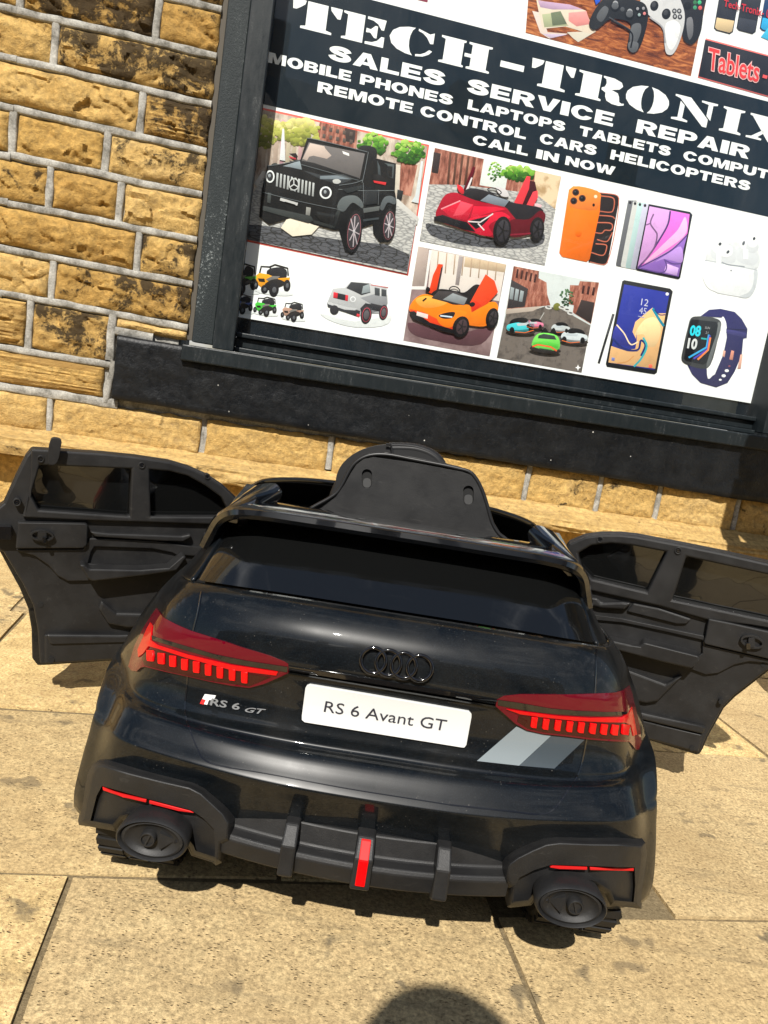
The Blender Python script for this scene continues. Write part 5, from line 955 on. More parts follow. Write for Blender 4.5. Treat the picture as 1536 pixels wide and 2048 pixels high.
# tail lights: lens, dark band, light guide, nine segments each
for T, out, band, guide, segs, dim in (
  (CL, [(550,108),(590,165),(680,212),(760,246),(900,290),(1060,345),(1230,395),(1320,430),(1345,446),(1345,500),(1300,522),(1200,566),(1110,590),(1000,577),(870,552),(740,522),(600,492),(480,462),(455,467),(430,490),(400,486),(380,460),(395,408),(420,330),(470,230),(520,150)],
   [(520,272),(560,287),(740,341),(900,387),(1100,428),(1340,464),(1340,496),(1200,474),(1000,440),(740,367),(560,312),(524,300)],
   [(490,235),(512,195),(524,215),(512,300),(560,332),(740,390),(1000,452),(1282,494),(1272,516),(1000,482),(740,412),(560,354),(500,338),(470,382),(440,404),(436,360)],
   [(508,395),(575,413),(645,430),(717,450),(788,466),(860,483),(931,499),(1005,513),(1079,529)], [(490,352),(560,362),(740,418),(1000,490),(1240,524),(1110,580),(870,546),(600,486),(478,452),(462,410)]),
  (CR, [(1150,418),(1168,470),(1188,560),(1216,680),(1226,780),(1210,827),(1190,830),(1168,800),(1150,781),(1050,777),(900,766),(750,746),(600,731),(490,706),(420,666),(360,612),(292,552),(300,510),(345,486),(450,476),(640,478),(800,476),(950,470),(1060,464),(1110,450)],
   [(306,512),(450,532),(640,566),(800,581),(1000,589),(1130,586),(1140,606),(1000,615),(800,611),(600,594),(450,573),(306,545)],
   [(362,572),(500,592),(700,617),(900,627),(1100,622),(1150,592),(1166,556),(1182,640),(1198,732),(1176,742),(1160,672),(1120,656),(1000,655),(800,645),(600,624),(450,604)],
   [(540,660),(615,671),(692,679),(768,686),(842,692),(917,698),(990,703),(1060,706),(1130,703)], [(440,612),(600,634),(800,655),(1000,664),(1130,664),(1158,690),(1150,768),(1050,764),(900,754),(750,734),(600,719),(496,694),(430,650)])):
    lamp = onto('tail_light', car, T, out, .0022, -.006, M['lens'], 22, bw_=.001, bv=BVL)
    onto('dark_band', lamp, T, band, .0030, .001, M['gloss'], 30, bv=BVL); onto('lens_field', lamp, T, dim, .0027, .001, M['lensdim'], 30, bv=BVL); onto('light_guide', lamp, T, guide, .0036, .001, M['lensmid'], 26, bv=BVL)
    lp = part_label(lamp, 'dark red tail light wrapping round the %s rear corner' % ('left' if T is CL else 'right'))
    for cx, cy in segs:
        w_, h_ = (20, 36) if T is CL else (20, 36); sk = 0 if T is CL else -5
        onto('light_segment', lamp, T, [(cx - w_ - sk, cy - h_), (cx + w_ - sk, cy - h_ + 4), (cx + w_ + sk * .2, cy), (cx + w_ + sk, cy + h_), (cx - w_ + sk * .4 + 4, cy + h_ - 4), (cx - w_ + sk, cy + h_ * .6)], .0044, .001, M['lenshi'], None, bw_=.0006, bv=BVL)
# strip between the lights
strip('light_bar', car, tr(0, 0, 1), [(577,1337),(680,1353),(790,1370),(900,1388),(994,1405)], 11, .0016, -.001, M['gloss']); strip('light_bar', car, tr(0, 0, 1), [(577,1346),(680,1363),(790,1381),(900,1399),(992,1414)], 4, .0022, -.001, M['paint'])
# number plate
pq = [(245,440),(265,432),(1330,612),(1346,628),(1346,650),(1312,835),(1298,853),(1280,852),(232,684),(212,668),(212,640),(236,455)]
plate = onto('number_plate', car, CP, pq, .003, -.002, M['plate'], 60, bw_=.0006)
def stext(parent, body, T, quad, off, mt, bold=0, shear=0, name='lettering', spacing=1):
    v, f = text_mesh(body, bold, shear, spacing); xs, ys = [p[0] for p in v], [p[1] for p in v]; x0, x1, y0, y1 = min(xs), max(xs), min(ys), max(ys); P_ = wrapper(T); m_ = MB(); vs = []
    for x, y in v:
        s_, t_ = (x - x0) / (x1 - x0), (y - y0) / (y1 - y0)
        vs.append(P_(*[(quad[3][k] * (1 - s_) + quad[2][k] * s_) * (1 - t_) + (quad[0][k] * (1 - s_) + quad[1][k] * s_) * t_ for k in (0, 1)], off))
    m_.add(vs, f, mt); return m_.obj(name, parent, recalc=False)
stext(plate, 'RS 6 Avant GT', CP, [(372, 540), (1186, 668), (1170, 742), (358, 612)], .0038, M['ink'], .0)
# four linked rings
m_ = MB()
for cx, cy in ((690, 268), (790, 284), (892, 301), (998, 318)):
    (q,) = CP([(cx, cy)]); c_, n_ = surf(*q); c_ = c_ + n_ * .004; ax = Vector((1, .02, -.0)); up = n_.cross(ax).normalized(); ax = up.cross(n_).normalized(); R_ = .0124
    m_.tube([c_ + ax * R_ * math.cos(k * math.pi / 16) + up * R_ * math.sin(k * math.pi / 16) for k in range(32)], .0021, M['gloss'], 8, closed=True)
smooth(m_.obj('ring_emblem', car), 60)
# badge
bad = onto('badge', car, CL, [(812,684),(842,628),(908,636),(880,694)], .0012, -.001, M['white_badge'], None); onto('badge_stripe', bad, CL, [(812,684),(826,656),(848,662),(834,690)], .0018, .0005, M['red_badge'], None); onto('badge_stripe', bad, CL, [(866,662),(884,664),(874,694),(856,692)], .0018, .0005, M['darkplastic'], None)
stext(bad, 'RS 6', CL, [(884, 650), (1060, 684), (1048, 724), (870, 694)], .0018, M['chrome'], .02); stext(bad, 'GT', CL, [(1092, 706), (1212, 718), (1200, 750), (1080, 734)], .0018, M['chrome'], .02, .25)
# decals
onto('decal_stripe', car, CR, [(425,682),(500,713),(646,742),(442,932),(172,902)], .0007, None, M['decalg'], 30); onto('decal_stripe', car, CR, [(648,742),(862,766),(668,951),(443,932)], .0007, None, M['decald'], 30)
# shut lines of the tailgate
one = tr(0, 0, 1); q1 = CL([(820,10),(800,130),(772,240),(755,330),(741,430),(736,540),(724,740),(756,850),(800,960),(826,1010),(870,1040),(1000,1072)]); q2 = CR([(938,185),(932,400),(915,600),(880,740),(822,985),(760,1080),(700,1170),(640,1228),(560,1243),(400,1226),(0,1183)])
strip('shut_line', car, one, q1, 3.6, .0006, -.0006, M['gloss'], 8); strip('shut_line', car, one, q2, 3.6, .0006, -.0006, M['gloss'], 8); strip('shut_line', car, one, [q1[-1], (520, 1545), (700, 1578), (820, 1597), q2[-1]], 2.6, .0005, -.0006, M['gloss'], 8)
# bumper cladding: its own gently bowed surface a little behind of which the shell stands
gy = lambda x, z: .6535 + .018 * (x / .26) ** 2 + 1.0 * max(0, abs(x) - .255) ** 1.15 + .10 * max(0, .12 - z)
pv = [(CX - .42 + .84 * i / 84, gy(-.42 + .84 * i / 84, .0 + .26 * j / 26), .0 + .26 * j / 26) for j in range(27) for i in range(85)]
BC = BVHTree.FromPolygons([Vector(p) for p in pv], [(j * 85 + i, j * 85 + i + 1, (j + 1) * 85 + i + 1, (j + 1) * 85 + i) for j in range(26) for i in range(84)])
for T, out, inn, refl in (
  (CL, [(195,1036),(235,1032),(400,1080),(600,1130),(760,1166),(835,1205),(900,1265),(972,1332),(1012,1400),(1006,1520),(958,1540),(947,1642),(907,1660),(890,1642),(760,1600),(742,1556),(650,1440),(560,1392),(450,1372),(350,1392),(300,1452),(142,1424),(84,1416),(78,1390),(135,1110),(160,1058)],
   [(222,1180),(490,1256),(600,1284),(760,1326),(830,1372),(896,1440),(905,1560),(898,1640),(768,1596),(748,1560),(655,1432),(562,1384),(450,1364),(346,1384),(294,1444),(146,1416),(190,1240)], (([(224,1186),(491,1262),(488,1282),(350,1250),(228,1208)], [(507,1268),(600,1292),(752,1331),(776,1344),(700,1336),(505,1286)]))),
  (CR, [(1250,1426),(1100,1410),(900,1408),(700,1400),(610,1412),(520,1450),(420,1500),(365,1540),(345,1575),(338,1640),(348,1692),(378,1716),(366,1835),(385,1842),(520,1826),(548,1790),(600,1716),(700,1682),(800,1682),(920,1704),(1000,1756),(1028,1828),(1172,1842),(1225,1850),(1238,1700),(1262,1500)],
   [(1182,1584),(1000,1578),(650,1566),(540,1600),(446,1648),(404,1720),(378,1826),(520,1820),(545,1784),(598,1708),(700,1674),(800,1674),(924,1696),(1006,1748),(1034,1822),(1172,1838),(1186,1700)], ([(655,1573),(880,1583),(878,1601),(700,1596),(640,1586)], [(897,1584),(1178,1591),(1177,1608),(896,1602)]))):
    def inset(lp, d):
        A_ = sum(lp[k - 1][0] * lp[k][1] - lp[k][0] * lp[k - 1][1] for k in range(len(lp))); sg = 1 if A_ > 0 else -1; o_ = []
        for k in range(len(lp)):
            (x0, y0), (x1, y1), (x2, y2) = lp[k - 1], lp[k], lp[(k + 1) % len(lp)]; n0, n1 = math.hypot(x1 - x0, y1 - y0) or 1, math.hypot(x2 - x1, y2 - y1) or 1
            ax_, ay_ = -(y1 - y0) / n0 * sg, (x1 - x0) / n0 * sg; bx_, by_ = -(y2 - y1) / n1 * sg, (x2 - x1) / n1 * sg; mx_, my_ = ax_ + bx_, ay_ + by_; L_ = max((mx_ * mx_ + my_ * my_) / 2, .6); o_.append((x1 + mx_ / L_ * d, y1 + my_ / L_ * d))
        return o_
    m_ = MB(); P_ = wrapper(T, REAR, BC); den = []
    for k in range(len(out)):
        (x0, y0), (x1, y1) = out[k], out[(k + 1) % len(out)]; c_ = max(1, int(math.hypot(x1 - x0, y1 - y0) / 30)); den += [(x0 + (x1 - x0) * q / c_, y0 + (y1 - y0) * q / c_) for q in range(c_)]
    rings = [[P_(x, y, -.008) - REAR * .016 for x, y in den]] + [[P_(x, y, o_) for x, y in inset(den, d_)] for d_, o_ in ((0, -.009), (8, -.003), (18, .0018), (28, .0048), (36, .0058))]
    m_.grid(rings, M['plastic'], True); fr_ = MB(); slab(fr_, [inset(den, 36), inn], P_, .006, -.012, M['plastic'], 30); m_.add(fr_.v, fr_.f, M['plastic']); cl = m_.obj('bumper_cladding', car); smooth(cl, 30); onto('cladding_panel', cl, T, inn, -.003, -.022, M['plastic'], 60, dirn=REAR, bv=BC)
    for r_ in refl: onto('reflector_strip', cl, T, r_, .005, -.006, M['reflector'], None, dirn=REAR, bw_=.0006, bv=BC)
mb = MB()
prof = [(.668,.1475),(.6625,.1455),(.661,.1225),(.6585,.1195),(.6475,.1165),(.6455,.112),(.655,.086),(.664,.0795),(.70,.078)]
prof = [(.676,.1405),(.667,.139),(.662,.1205),(.660,.119),(.648,.119),(.6455,.1145),(.648,.0968),(.657,.090),(.70,.086)]
rws = []
for x in [-.146, -.136] + [-.13 + .26 * k / 20 for k in range(21)] + [.136, .146]:
    b_ = .013 * (x / .14) ** 2; rws.append([(CX + x, y + b_, z + .002 * (x / .14) ** 2) for y, z in prof])
mb.grid(rws, M['plastic']); dif = mb.obj('diffuser', car); bevel(smooth(dif, 25), .0018, 2, 25)
for x in (-.0735, .0775, 0):
    m_ = MB(); w_ = .0075 if x else .0095; pr = [(.676,.1450),(.656,.1440),(.641,.1300),(.637,.1000),(.646,.093),(.68,.089)]; yo = .002 if x else 0
    rws = [[(CX + x + s * w_ * (.9 if k in (1,) else 1), y + yo, z) for k, (y, z) in enumerate(pr)] for s in (-1, 1)]; m_.grid(rws, M['plastic'])
    m_.add(rws[0], [tuple(range(6))], M['plastic']); m_.add(rws[1], [tuple(range(6))], M['plastic']); o = bevel(m_.obj('diffuser_fin', dif), .002, 2, 30)
    if not x:
        l_ = MB(); hx = lambda y0, z0, y1, z1, mt: l_.hexa([(CX - .0048, y0, z0), (CX + .0048, y0, z0), (CX + .0048, y0 + .006, z0), (CX - .0048, y0 + .006, z0)], [(CX - .0048, y1, z1), (CX + .0048, y1, z1), (CX + .0048, y1 + .006, z1), (CX - .0048, y1 + .006, z1)], mt)
        hx(.6352, .1045, .6388, .1296, M['lenshi']); hx(.6388, .1298, .6525, .1425, M['reflector']); bevel(l_.obj('brake_light', dif), .0008)
for s in (-1, 1):                                            # oval exhaust tips
    c = (CX + s * .2045, .640, .1142); m_ = MB(); E_ = dict(sx=1, sz=.62)
    m_.lathe([(.030,.06),(.0340,.02),(.0355,.006),(.0348,.0008),(.0332,-.001),(.0318,.0005),(.0308,.0042),(.0298,.0022),(.0272,.0016),(.0235,.0045),(.0190,.0062),(.012,.0066),(0,.0066)], c, M['plastic'], 40, 'y', **E_)
    kx = 1 if s < 0 else -1; ex = c[0] - kx * .004
    m_.lathe([(.0078,.0075),(.0078,.0010),(.0070,-.0004),(.0060,-.0004),(.0056,.0018),(0,.0018)], (ex, c[1], c[2] + .0005), M['plastic'], 28, 'y'); m_.box(ex - .0009, ex + .0009, c[1] - .0002, c[1] + .004, c[2] - .005, c[2] + .006, M['plastic'], lambda x, y, z: (x + (z - c[2]) * .35 * kx, y, z))
    P3 = lambda a, b_, z_: (c[0] + kx * a, c[1] + b_, c[2] + z_)
    m_.add([P3(.0065, .0066, .0095), P3(.0225, .0066, .0008), P3(.0085, .0066, -.0115), P3(.0085, .0012, -.0085), P3(.0068, .0018, .0085)], [(0, 4, 3, 2), (4, 0, 1), (3, 4, 1), (2, 3, 1)], M['plastic'])
    m_.add([P3(.0205, .0066, .0060), P3(.0262, .0066, .0010), P3(.0190, .0066, -.0040), P3(.0235, .0030, .0005)], [(0, 3, 2), (3, 0, 1), (2, 3, 1)], M['darkplastic'])
    smooth(m_.obj('exhaust_tip', car), 35)
# wheels
def wheel(x, y, s):
    m_ = MB(); R_ = .085; m_.lathe([(.058,.040),(.074,.042),(.083,.038),(R_ - .0013,.030),(R_ - .0013,-.030),(.083,-.038),(.074,-.042),(.058,-.040)], (x, y, R_), M['rubber'], 48, 'x')
    for k in range(30):
        q = 2 * math.pi * k / 30; d = 2 * math.pi / 30 * .30
        for a, b in ((-.041, -.014), (-.010, .010), (.014, .041)):
            f_ = lambda q_, r_, xx: (x + xx, y + r_ * math.cos(q_), R_ + r_ * math.sin(q_)); sh = .5 * d if a > 0 or b > .02 else -.5 * d if a < -.02 else 0
            m_.hexa([f_(q - d + sh, R_ - .006, a), f_(q - d + sh, R_ - .004, b), f_(q + d + sh, R_ - .004, b), f_(q + d + sh, R_ - .006, a)], [f_(q - d + sh, R_ + .0004, a), f_(q - d + sh, R_ + .0004, b), f_(q + d + sh, R_ + .0004, b), f_(q + d + sh, R_ + .0004, a)], M['rubber'])
    w = m_.obj('wheel', car); smooth(w, 30); m_ = MB(); o_ = s * .037
    m_.lathe([(.058,-.03 * s),(.058,o_),(.054,o_ + s * .002),(.050,o_ - s * .006),(0,o_ - s * .012)], (x, y, R_), M['gloss'], 36, 'x')
    for k in range(10):
        q = 2 * math.pi * k / 10; f_ = lambda r_, w_, xx: (x + xx, y + r_ * math.cos(q) - w_ * math.sin(q), R_ + r_ * math.sin(q) + w_ * math.cos(q))
        m_.hexa([f_(.010, -.004, o_ - s * .010), f_(.052, -.003, o_ - s * .007), f_(.052, .003, o_ - s * .007), f_(.010, .004, o_ - s * .010)], [f_(.010, -.003, o_ + s * .001), f_(.052, -.002, o_ + s * .001), f_(.052, .002, o_ + s * .001), f_(.010, .003, o_ + s * .001)], M['chrome'])
    smooth(m_.obj('rim', w), 35)
for y in (.79, 1.43):
    for s in (-1, 1): wheel(CX + s * .241, y, s)
# under-tray, sills, cabin tub, front end
mb = MB(); mb.box(CX - .225, CX + .225, .72, 1.62, .062, .10, M['darkplastic']); mb.box(CX - .215, CX + .215, .72, .93, .10, .20, M['darkplastic']); mb.box(CX - .215, CX + .215, 1.34, 1.60, .10, .22, M['darkplastic'])
for s in (-1, 1): mb.box(CX + s * .275 - .022, CX + s * .275 + .022, .945, 1.325, .066, .125, M['paint'])
mb.box(CX - .25, CX + .25, .925, .945, .10, .30, M['darkplastic']); bevel(mb.obj('chassis', car), .006)
FR = [[(0,1.27,.335),(.12,1.272,.333),(.21,1.28,.322),(.265,1.29,.298),(.290,1.30,.26),(.300,1.30,.20)], [(0,1.34,.322),(.12,1.342,.320),(.215,1.346,.310),(.272,1.35,.288),(.306,1.352,.25),(.318,1.352,.222)],
      [(0,1.45,.305),(.12,1.45,.303),(.215,1.448,.292),(.275,1.445,.27),(.312,1.444,.24),(.324,1.444,.212)], [(0,1.56,.28),(.12,1.558,.278),(.205,1.55,.266),(.266,1.535,.246),(.305,1.528,.222),(.320,1.525,.2)],
      [(0,1.635,.245),(.12,1.63,.243),(.2,1.612,.234),(.255,1.585,.218),(.292,1.562,.2),(.31,1.552,.18)], [(0,1.662,.19),(.12,1.656,.19),(.2,1.636,.188),(.258,1.604,.18),(.296,1.574,.17),(.312,1.56,.155)], [(0,1.665,.10),(.12,1.66,.10),(.2,1.64,.10),(.26,1.606,.10),(.298,1.576,.10),(.313,1.562,.10)]]
mb = MB(); mb.grid(loft(FR, 5, 4), M['paint']); bo = mb.obj('bonnet', car); smooth(bo, 60); q_ = bo.modifiers.new('thick', 'SOLIDIFY'); q_.thickness = .004
WS = [[(0,1.165,.414),(.10,1.170,.412),(.17,1.182,.405),(.222,1.200,.392),(.248,1.225,.374)], [(0,1.225,.380),(.10,1.23,.378),(.18,1.240,.372),(.235,1.255,.36),(.258,1.275,.344)], [(0,1.30,.328),(.10,1.302,.327),(.185,1.308,.322),(.245,1.315,.312),(.270,1.325,.30)]]
mb = MB(); mb.grid(loft(WS, 7, 6), M['tint']); ws = mb.obj('windscreen', car); ws.location.x -= .014; smooth(ws, 60); q_ = ws.modifiers.new('thick', 'SOLIDIFY'); q_.thickness = .006; q_.offset = -1
mb = MB(); mb.box(CX - .235, CX + .235, 1.18, 1.30, .22, .322, M['plastic']); bevel(mb.obj('dashboard', car), .02, 3)
mb = MB(); c0 = on_y(772, 1020, 1.12); n_ = Vector((0, -.9, .42)).normalized(); ax = Vector((1, 0, 0)); up = n_.cross(ax) * -1
mb.tube([c0 + ax * .080 * math.cos(k * math.pi / 20) + up * .080 * math.sin(k * math.pi / 20) for k in range(40)], .0105, M['leather'], 12, closed=True)
for q in (-10, 190, 270): mb.tube([c0 + Vector((0, .012, -.006)), c0 + ax * .076 * math.cos(math.radians(q)) + up * .076 * math.sin(math.radians(q))], .010, M['plastic'], 8)
mb.lathe([(0,-.008),(.026,-.006),(.03,.006),(.02,.06)], c0, M['plastic'], 20); mb.tube([c0, c0 + Vector((0, .12, -.07))], .012, M['plastic'], 8); smooth(mb.obj('steering_wheel', car), 50)
# seat
M['hole_shade'] = mat('hole_shade_black', (.001, .001, .001), .8); M['slot'] = mat('slot_grey', (.045, .045, .045), .4)  # near-black colour stands in for shade inside belt slots and screw holes
TS = tr(380, 860, 1.786); SN = Vector((0, -1, .12)).normalized(); SP = Vector((CX, 1.0, .42))
seatp = Placer(TS, lambda a, b: (hit(a, b, SP, SN), SN), SN)
rim = [(398,420),(405,300),(430,275),(462,255),(500,238),(520,226),(538,196),(556,160),(576,126),(604,98),(640,82),(700,79),(800,97),(950,127),(1000,142),(1030,172),(1050,212),(1066,262),(1086,330),(1108,366),(1150,398),(1170,420),(1160,540),(390,470)]
inn = [(440,440),(462,284),(520,240),(552,195),(574,155),(594,124),(620,104),(655,97),(800,117),(975,150),(1014,165),(1034,198),(1054,258),(1074,328),(1110,386),(1112,500)]
hl = [rrect(614, 140, 650, 208, 17), rrect(976, 199, 1013, 268, 17)]
mb = MB(); slab(mb, [rim], seatp, .006, -.055, M['leather'], 40); seat = bevel(mb.obj('seat', car), .012, 4, 50); smooth(seat, 60)
mb = MB(); slab(mb, [inn] + hl, seatp, .011, .0075, M['plastic'], 60); sb = bevel(mb.obj('seat_back_panel', seat), .0025, 2, 40)
for h_ in hl:
    mb = MB()
    x0, x1 = min(p[0] for p in h_), max(p[0] for p in h_); y0, y1 = min(p[1] for p in h_), max(p[1] for p in h_)
    slab(mb, [rrect(x0 - 2, y0 - 2, x1 + 2, y1 + 2, 17)], seatp, .0066, .0058, M['hole_shade']); slab(mb, [rrect(x0 + 4, y0 + 32, x1 - 4, y1 - 2, 12)], seatp, .0085, .0066, M['slot'])
    mb.obj('belt_slot', sb)
mb = MB(); pth = cat_rom([seatp(x, y, .0095) for x, y in [(410,296),(436,278),(500,242),(526,222),(546,190),(562,158),(582,126),(608,104),(644,90),(700,88),(800,106),(950,136),(1000,151),(1024,178),(1044,218),(1060,266),(1080,334),(1104,372),(1146,402)]], 8); mb.tube(pth, .0028, M['leather'], 8); smooth(mb.obj('piping', seat), 60)
mb = MB(); slab(mb, [sm2([(470,300),(505,232),(518,200),(524,160),(546,118),(600,76),(660,56),(712,51),(800,57),(858,77),(893,103),(960,160),(940,300),(700,330)], 3)], seatp, -.022, -.062, M['leather']); smooth(bevel(mb.obj('headrest', seat), .014, 4, 50), 60)
mb = MB(); mb.tube([seatp(x, y, -.016) for x, y in [(700,50),(716,52),(722,70),(724,92)]], .0016, M['leather'], 6); mb.obj('seam', seat)
mb = MB(); mb.tube(cat_rom([seatp(x, y, -.030) for x, y in [(712,66),(760,66),(806,70),(850,84),(880,104),(896,126)]], 5), .0085, M['leather'], 12); smooth(mb.obj('headrest_roll', seat), 60)
mb = MB(); mb.box(CX - .14, CX + .14, .95, 1.12, .16, .26, M['leather']); bevel(mb.obj('seat_cushion', seat), .03, 4)
# open doors
def door(label, T, P0, N, skin, panel, holes, glass, layers, screws, dots, lever=None):
    N = N.normalized(); pl_ = Placer(T, lambda a, b: (hit(a, b, P0, N), N), N)
    m_ = MB(); slab(m_, [skin], pl_, -.016, -.036, M['paint'], None, M['plastic']); d = bevel(m_.obj('door', car), .003, 2, 50); part_label(d, label)
    m_ = MB(); slab(m_, [panel] + holes, pl_, 0, -.018, M['plastic']); bevel(m_.obj('door_panel', d), .003, 2, 40)
    for g in glass: m_ = MB(); slab(m_, [g], pl_, -.0125, -.0155, M['tint']); m_.obj('door_window', d)
    for name, pts, f_, b_, mt, hs in layers:
        m_ = MB(); slab(m_, [pts] + list(hs), pl_, f_, b_, M[mt]); bevel(m_.obj(name, d), min(.004, (f_ - b_) * .4), 3, 40)
    for x, y, r_ in screws:
        m_ = MB(); slab(m_, [ell(x, y, r_, r_, 0, 16), ell(x, y, r_ * .66, r_ * .66, 0, 16)], pl_, .0105, .0, M['plastic']); slab(m_, [ell(x, y, r_ * .5, r_ * .5, 0, 12), [(x - r_ * .3, y - 2), (x + r_ * .3, y - 2), (x + r_ * .3, y + 2), (x - r_ * .3, y + 2)]], pl_, .0098, .0, M['chrome'] if False else M['gloss'])
        bevel(m_.obj('screw', d), .0006)
    for x, y, r_ in dots: m_ = MB(); slab(m_, [ell(x, y, r_, r_, 0, 14)], pl_, .0098 if y > 1150 else .001, -.002, M['hole_shade']); m_.obj('screw_hole', d)
    if lever: lever(pl_, d)
    return d
TL, TR = tr(0, 860, 2.954), tr(1040, 1000, 3.0968); NL, NR = Vector((.431, -.902, .0)), Vector((-.31, -.95, .0)); PL, PR = Vector((-.52, 1.08, 0)), Vector((.549, 1.132, 0))
def lev_l(pl_, d):
    m_ = MB(); slab(m_, [sm2([(302,55),(330,48),(362,62),(360,100),(338,190),(315,206),(290,202),(283,175)], 3)], pl_, .024, .010, M['plastic']); bevel(m_.obj('latch_lever', d), .004, 3)
    m_ = MB(); slab(m_, [ell(248, 626, 70, 33, 4), ell(248, 626, 58, 23, 4)], pl_, .020, .010, M['plastic']); slab(m_, [ell(248, 626, 58, 23, 4)], pl_, .0145, .013, M['darkplastic']); slab(m_, [rrect(222, 604, 275, 652, 10)], pl_, .021, .013, M['plastic']); slab(m_, [rrect(250, 634, 272, 668, 6)], pl_, .025, .013, M['gloss']); bevel(m_.obj('window_latch', d), .001)
    m_ = MB(); slab(m_, [rrect(-40, 572, 66, 648, 8)], pl_, .016, -.02, M['gloss']); bevel(m_.obj('door_catch', d), .004)
def lev_r(pl_, d):
    m_ = MB(); slab(m_, [ell(1440, 880, 76, 40, 14), ell(1440, 880, 62, 27, 14)], pl_, .020, .010, M['plastic']); slab(m_, [ell(1440, 880, 62, 27, 14)], pl_, .0145, .013, M['darkplastic']); slab(m_, [rrect(1415, 855, 1455, 912, 8)], pl_, .021, .013, M['plastic']); slab(m_, [rrect(1402, 888, 1428, 926, 8)], pl_, .025, .013, M['gloss']); bevel(m_.obj('window_latch', d), .001)
holeL = [[(236,208),(778,230),(766,512),(228,474),(182,388)], [(884,234),(1000,244),(1110,272),(1215,330),(1310,400),(1350,480),(1330,514),(892,512)]]
door('left door swung open, seen from its inside', TL, PL, NL,
  [(185,106),(290,113),(400,120),(600,132),(800,152),(1000,182),(1120,217),(1230,266),(1320,326),(1390,392),(1450,458),(1500,520),(1500,1312),(640,1367),(258,1392),(222,1392),(190,1350),(186,1180),(166,1056),(116,936),(56,826),(0,722),(-40,705),(-64,660),(-66,560),(-40,470),(18,428),(45,370),(90,270),(150,150)],
  [(190,112),(400,126),(600,139),(800,159),(1000,189),(1118,224),(1226,272),(1315,332),(1385,398),(1450,466),(1495,525),(1495,1308),(640,1362),(262,1386),(236,1384),(222,1180),(196,1040),(140,920),(80,820),(20,722),(-36,698),(-58,655),(-58,565),(-34,478),(24,432),(50,374),(96,274),(154,156)],
  holeL, [[(215,190),(800,215),(785,540),(205,500),(160,390)], [(865,215),(1000,226),(1120,256),(1230,318),(1330,392),(1375,480),(1350,535),(872,535)]],
  [('window_frame', [(186,112),(400,126),(600,139),(800,159),(1000,189),(1118,224),(1226,272),(1315,332),(1385,398),(1430,460),(1440,552),(1300,560),(840,545),(520,536),(130,518),(170,380),(182,250)], .0085, .0, 'plastic', holeL),
   ('latch_cover', [(104,546),(508,554),(520,566),(516,680),(492,700),(92,702)], .013, .0, 'plastic', ()),
   ('door_trim', [(92,704),(492,702),(530,640),(640,642),(940,656),(1135,690),(1495,720),(1495,770),(1135,745),(1090,742),(1002,822),(860,850),(545,884),(520,892),(400,894),(340,862),(285,800),(205,745),(120,722)], .006, -.001, 'plastic', [[(560,690),(900,702),(1020,726),(1050,745),(980,800),(830,820),(520,790),(540,720)]]),
   ('pull_handle', [(530,600),(645,612),(930,622),(1075,628),(1128,616),(1132,634),(1080,660),(940,656),(680,640),(560,630)], .012, .0, 'plastic', ()),
   ('armrest', [(470,800),(500,796),(530,822),(830,828),(1000,815),(1085,742),(1102,752),(1045,832),(870,858),(545,896),(520,880)], .030, .0, 'plastic', ()),
   ('door_pocket', [(600,1010),(690,1082),(850,1086),(940,1040),(1000,960),(1400,950),(1400,1100),(760,1172),(640,1150),(580,1060)], .010, -.001, 'plastic', ()),
   ('sill_strip', [(262,1212),(700,1216),(1490,1190),(1490,1300),(640,1360),(264,1384)], .0075, .0, 'plastic', ()), ('sill_strip', [(272,1210),(700,1214),(1490,1188),(1490,1226),(700,1256),(290,1266)], .011, .002, 'plastic', ())],
  [(240,172,22), (838,209,20), (1226,275,17), (100,428,24)], [(240,1033,16), (303,1360,18)], lev_l)
holeR = [[(360,330),(440,282),(560,268),(700,282),(908,322),(786,572),(450,492),(380,420)], [(1030,352),(1536,462),(1720,502),(1705,785),(1530,744),(946,620)]]
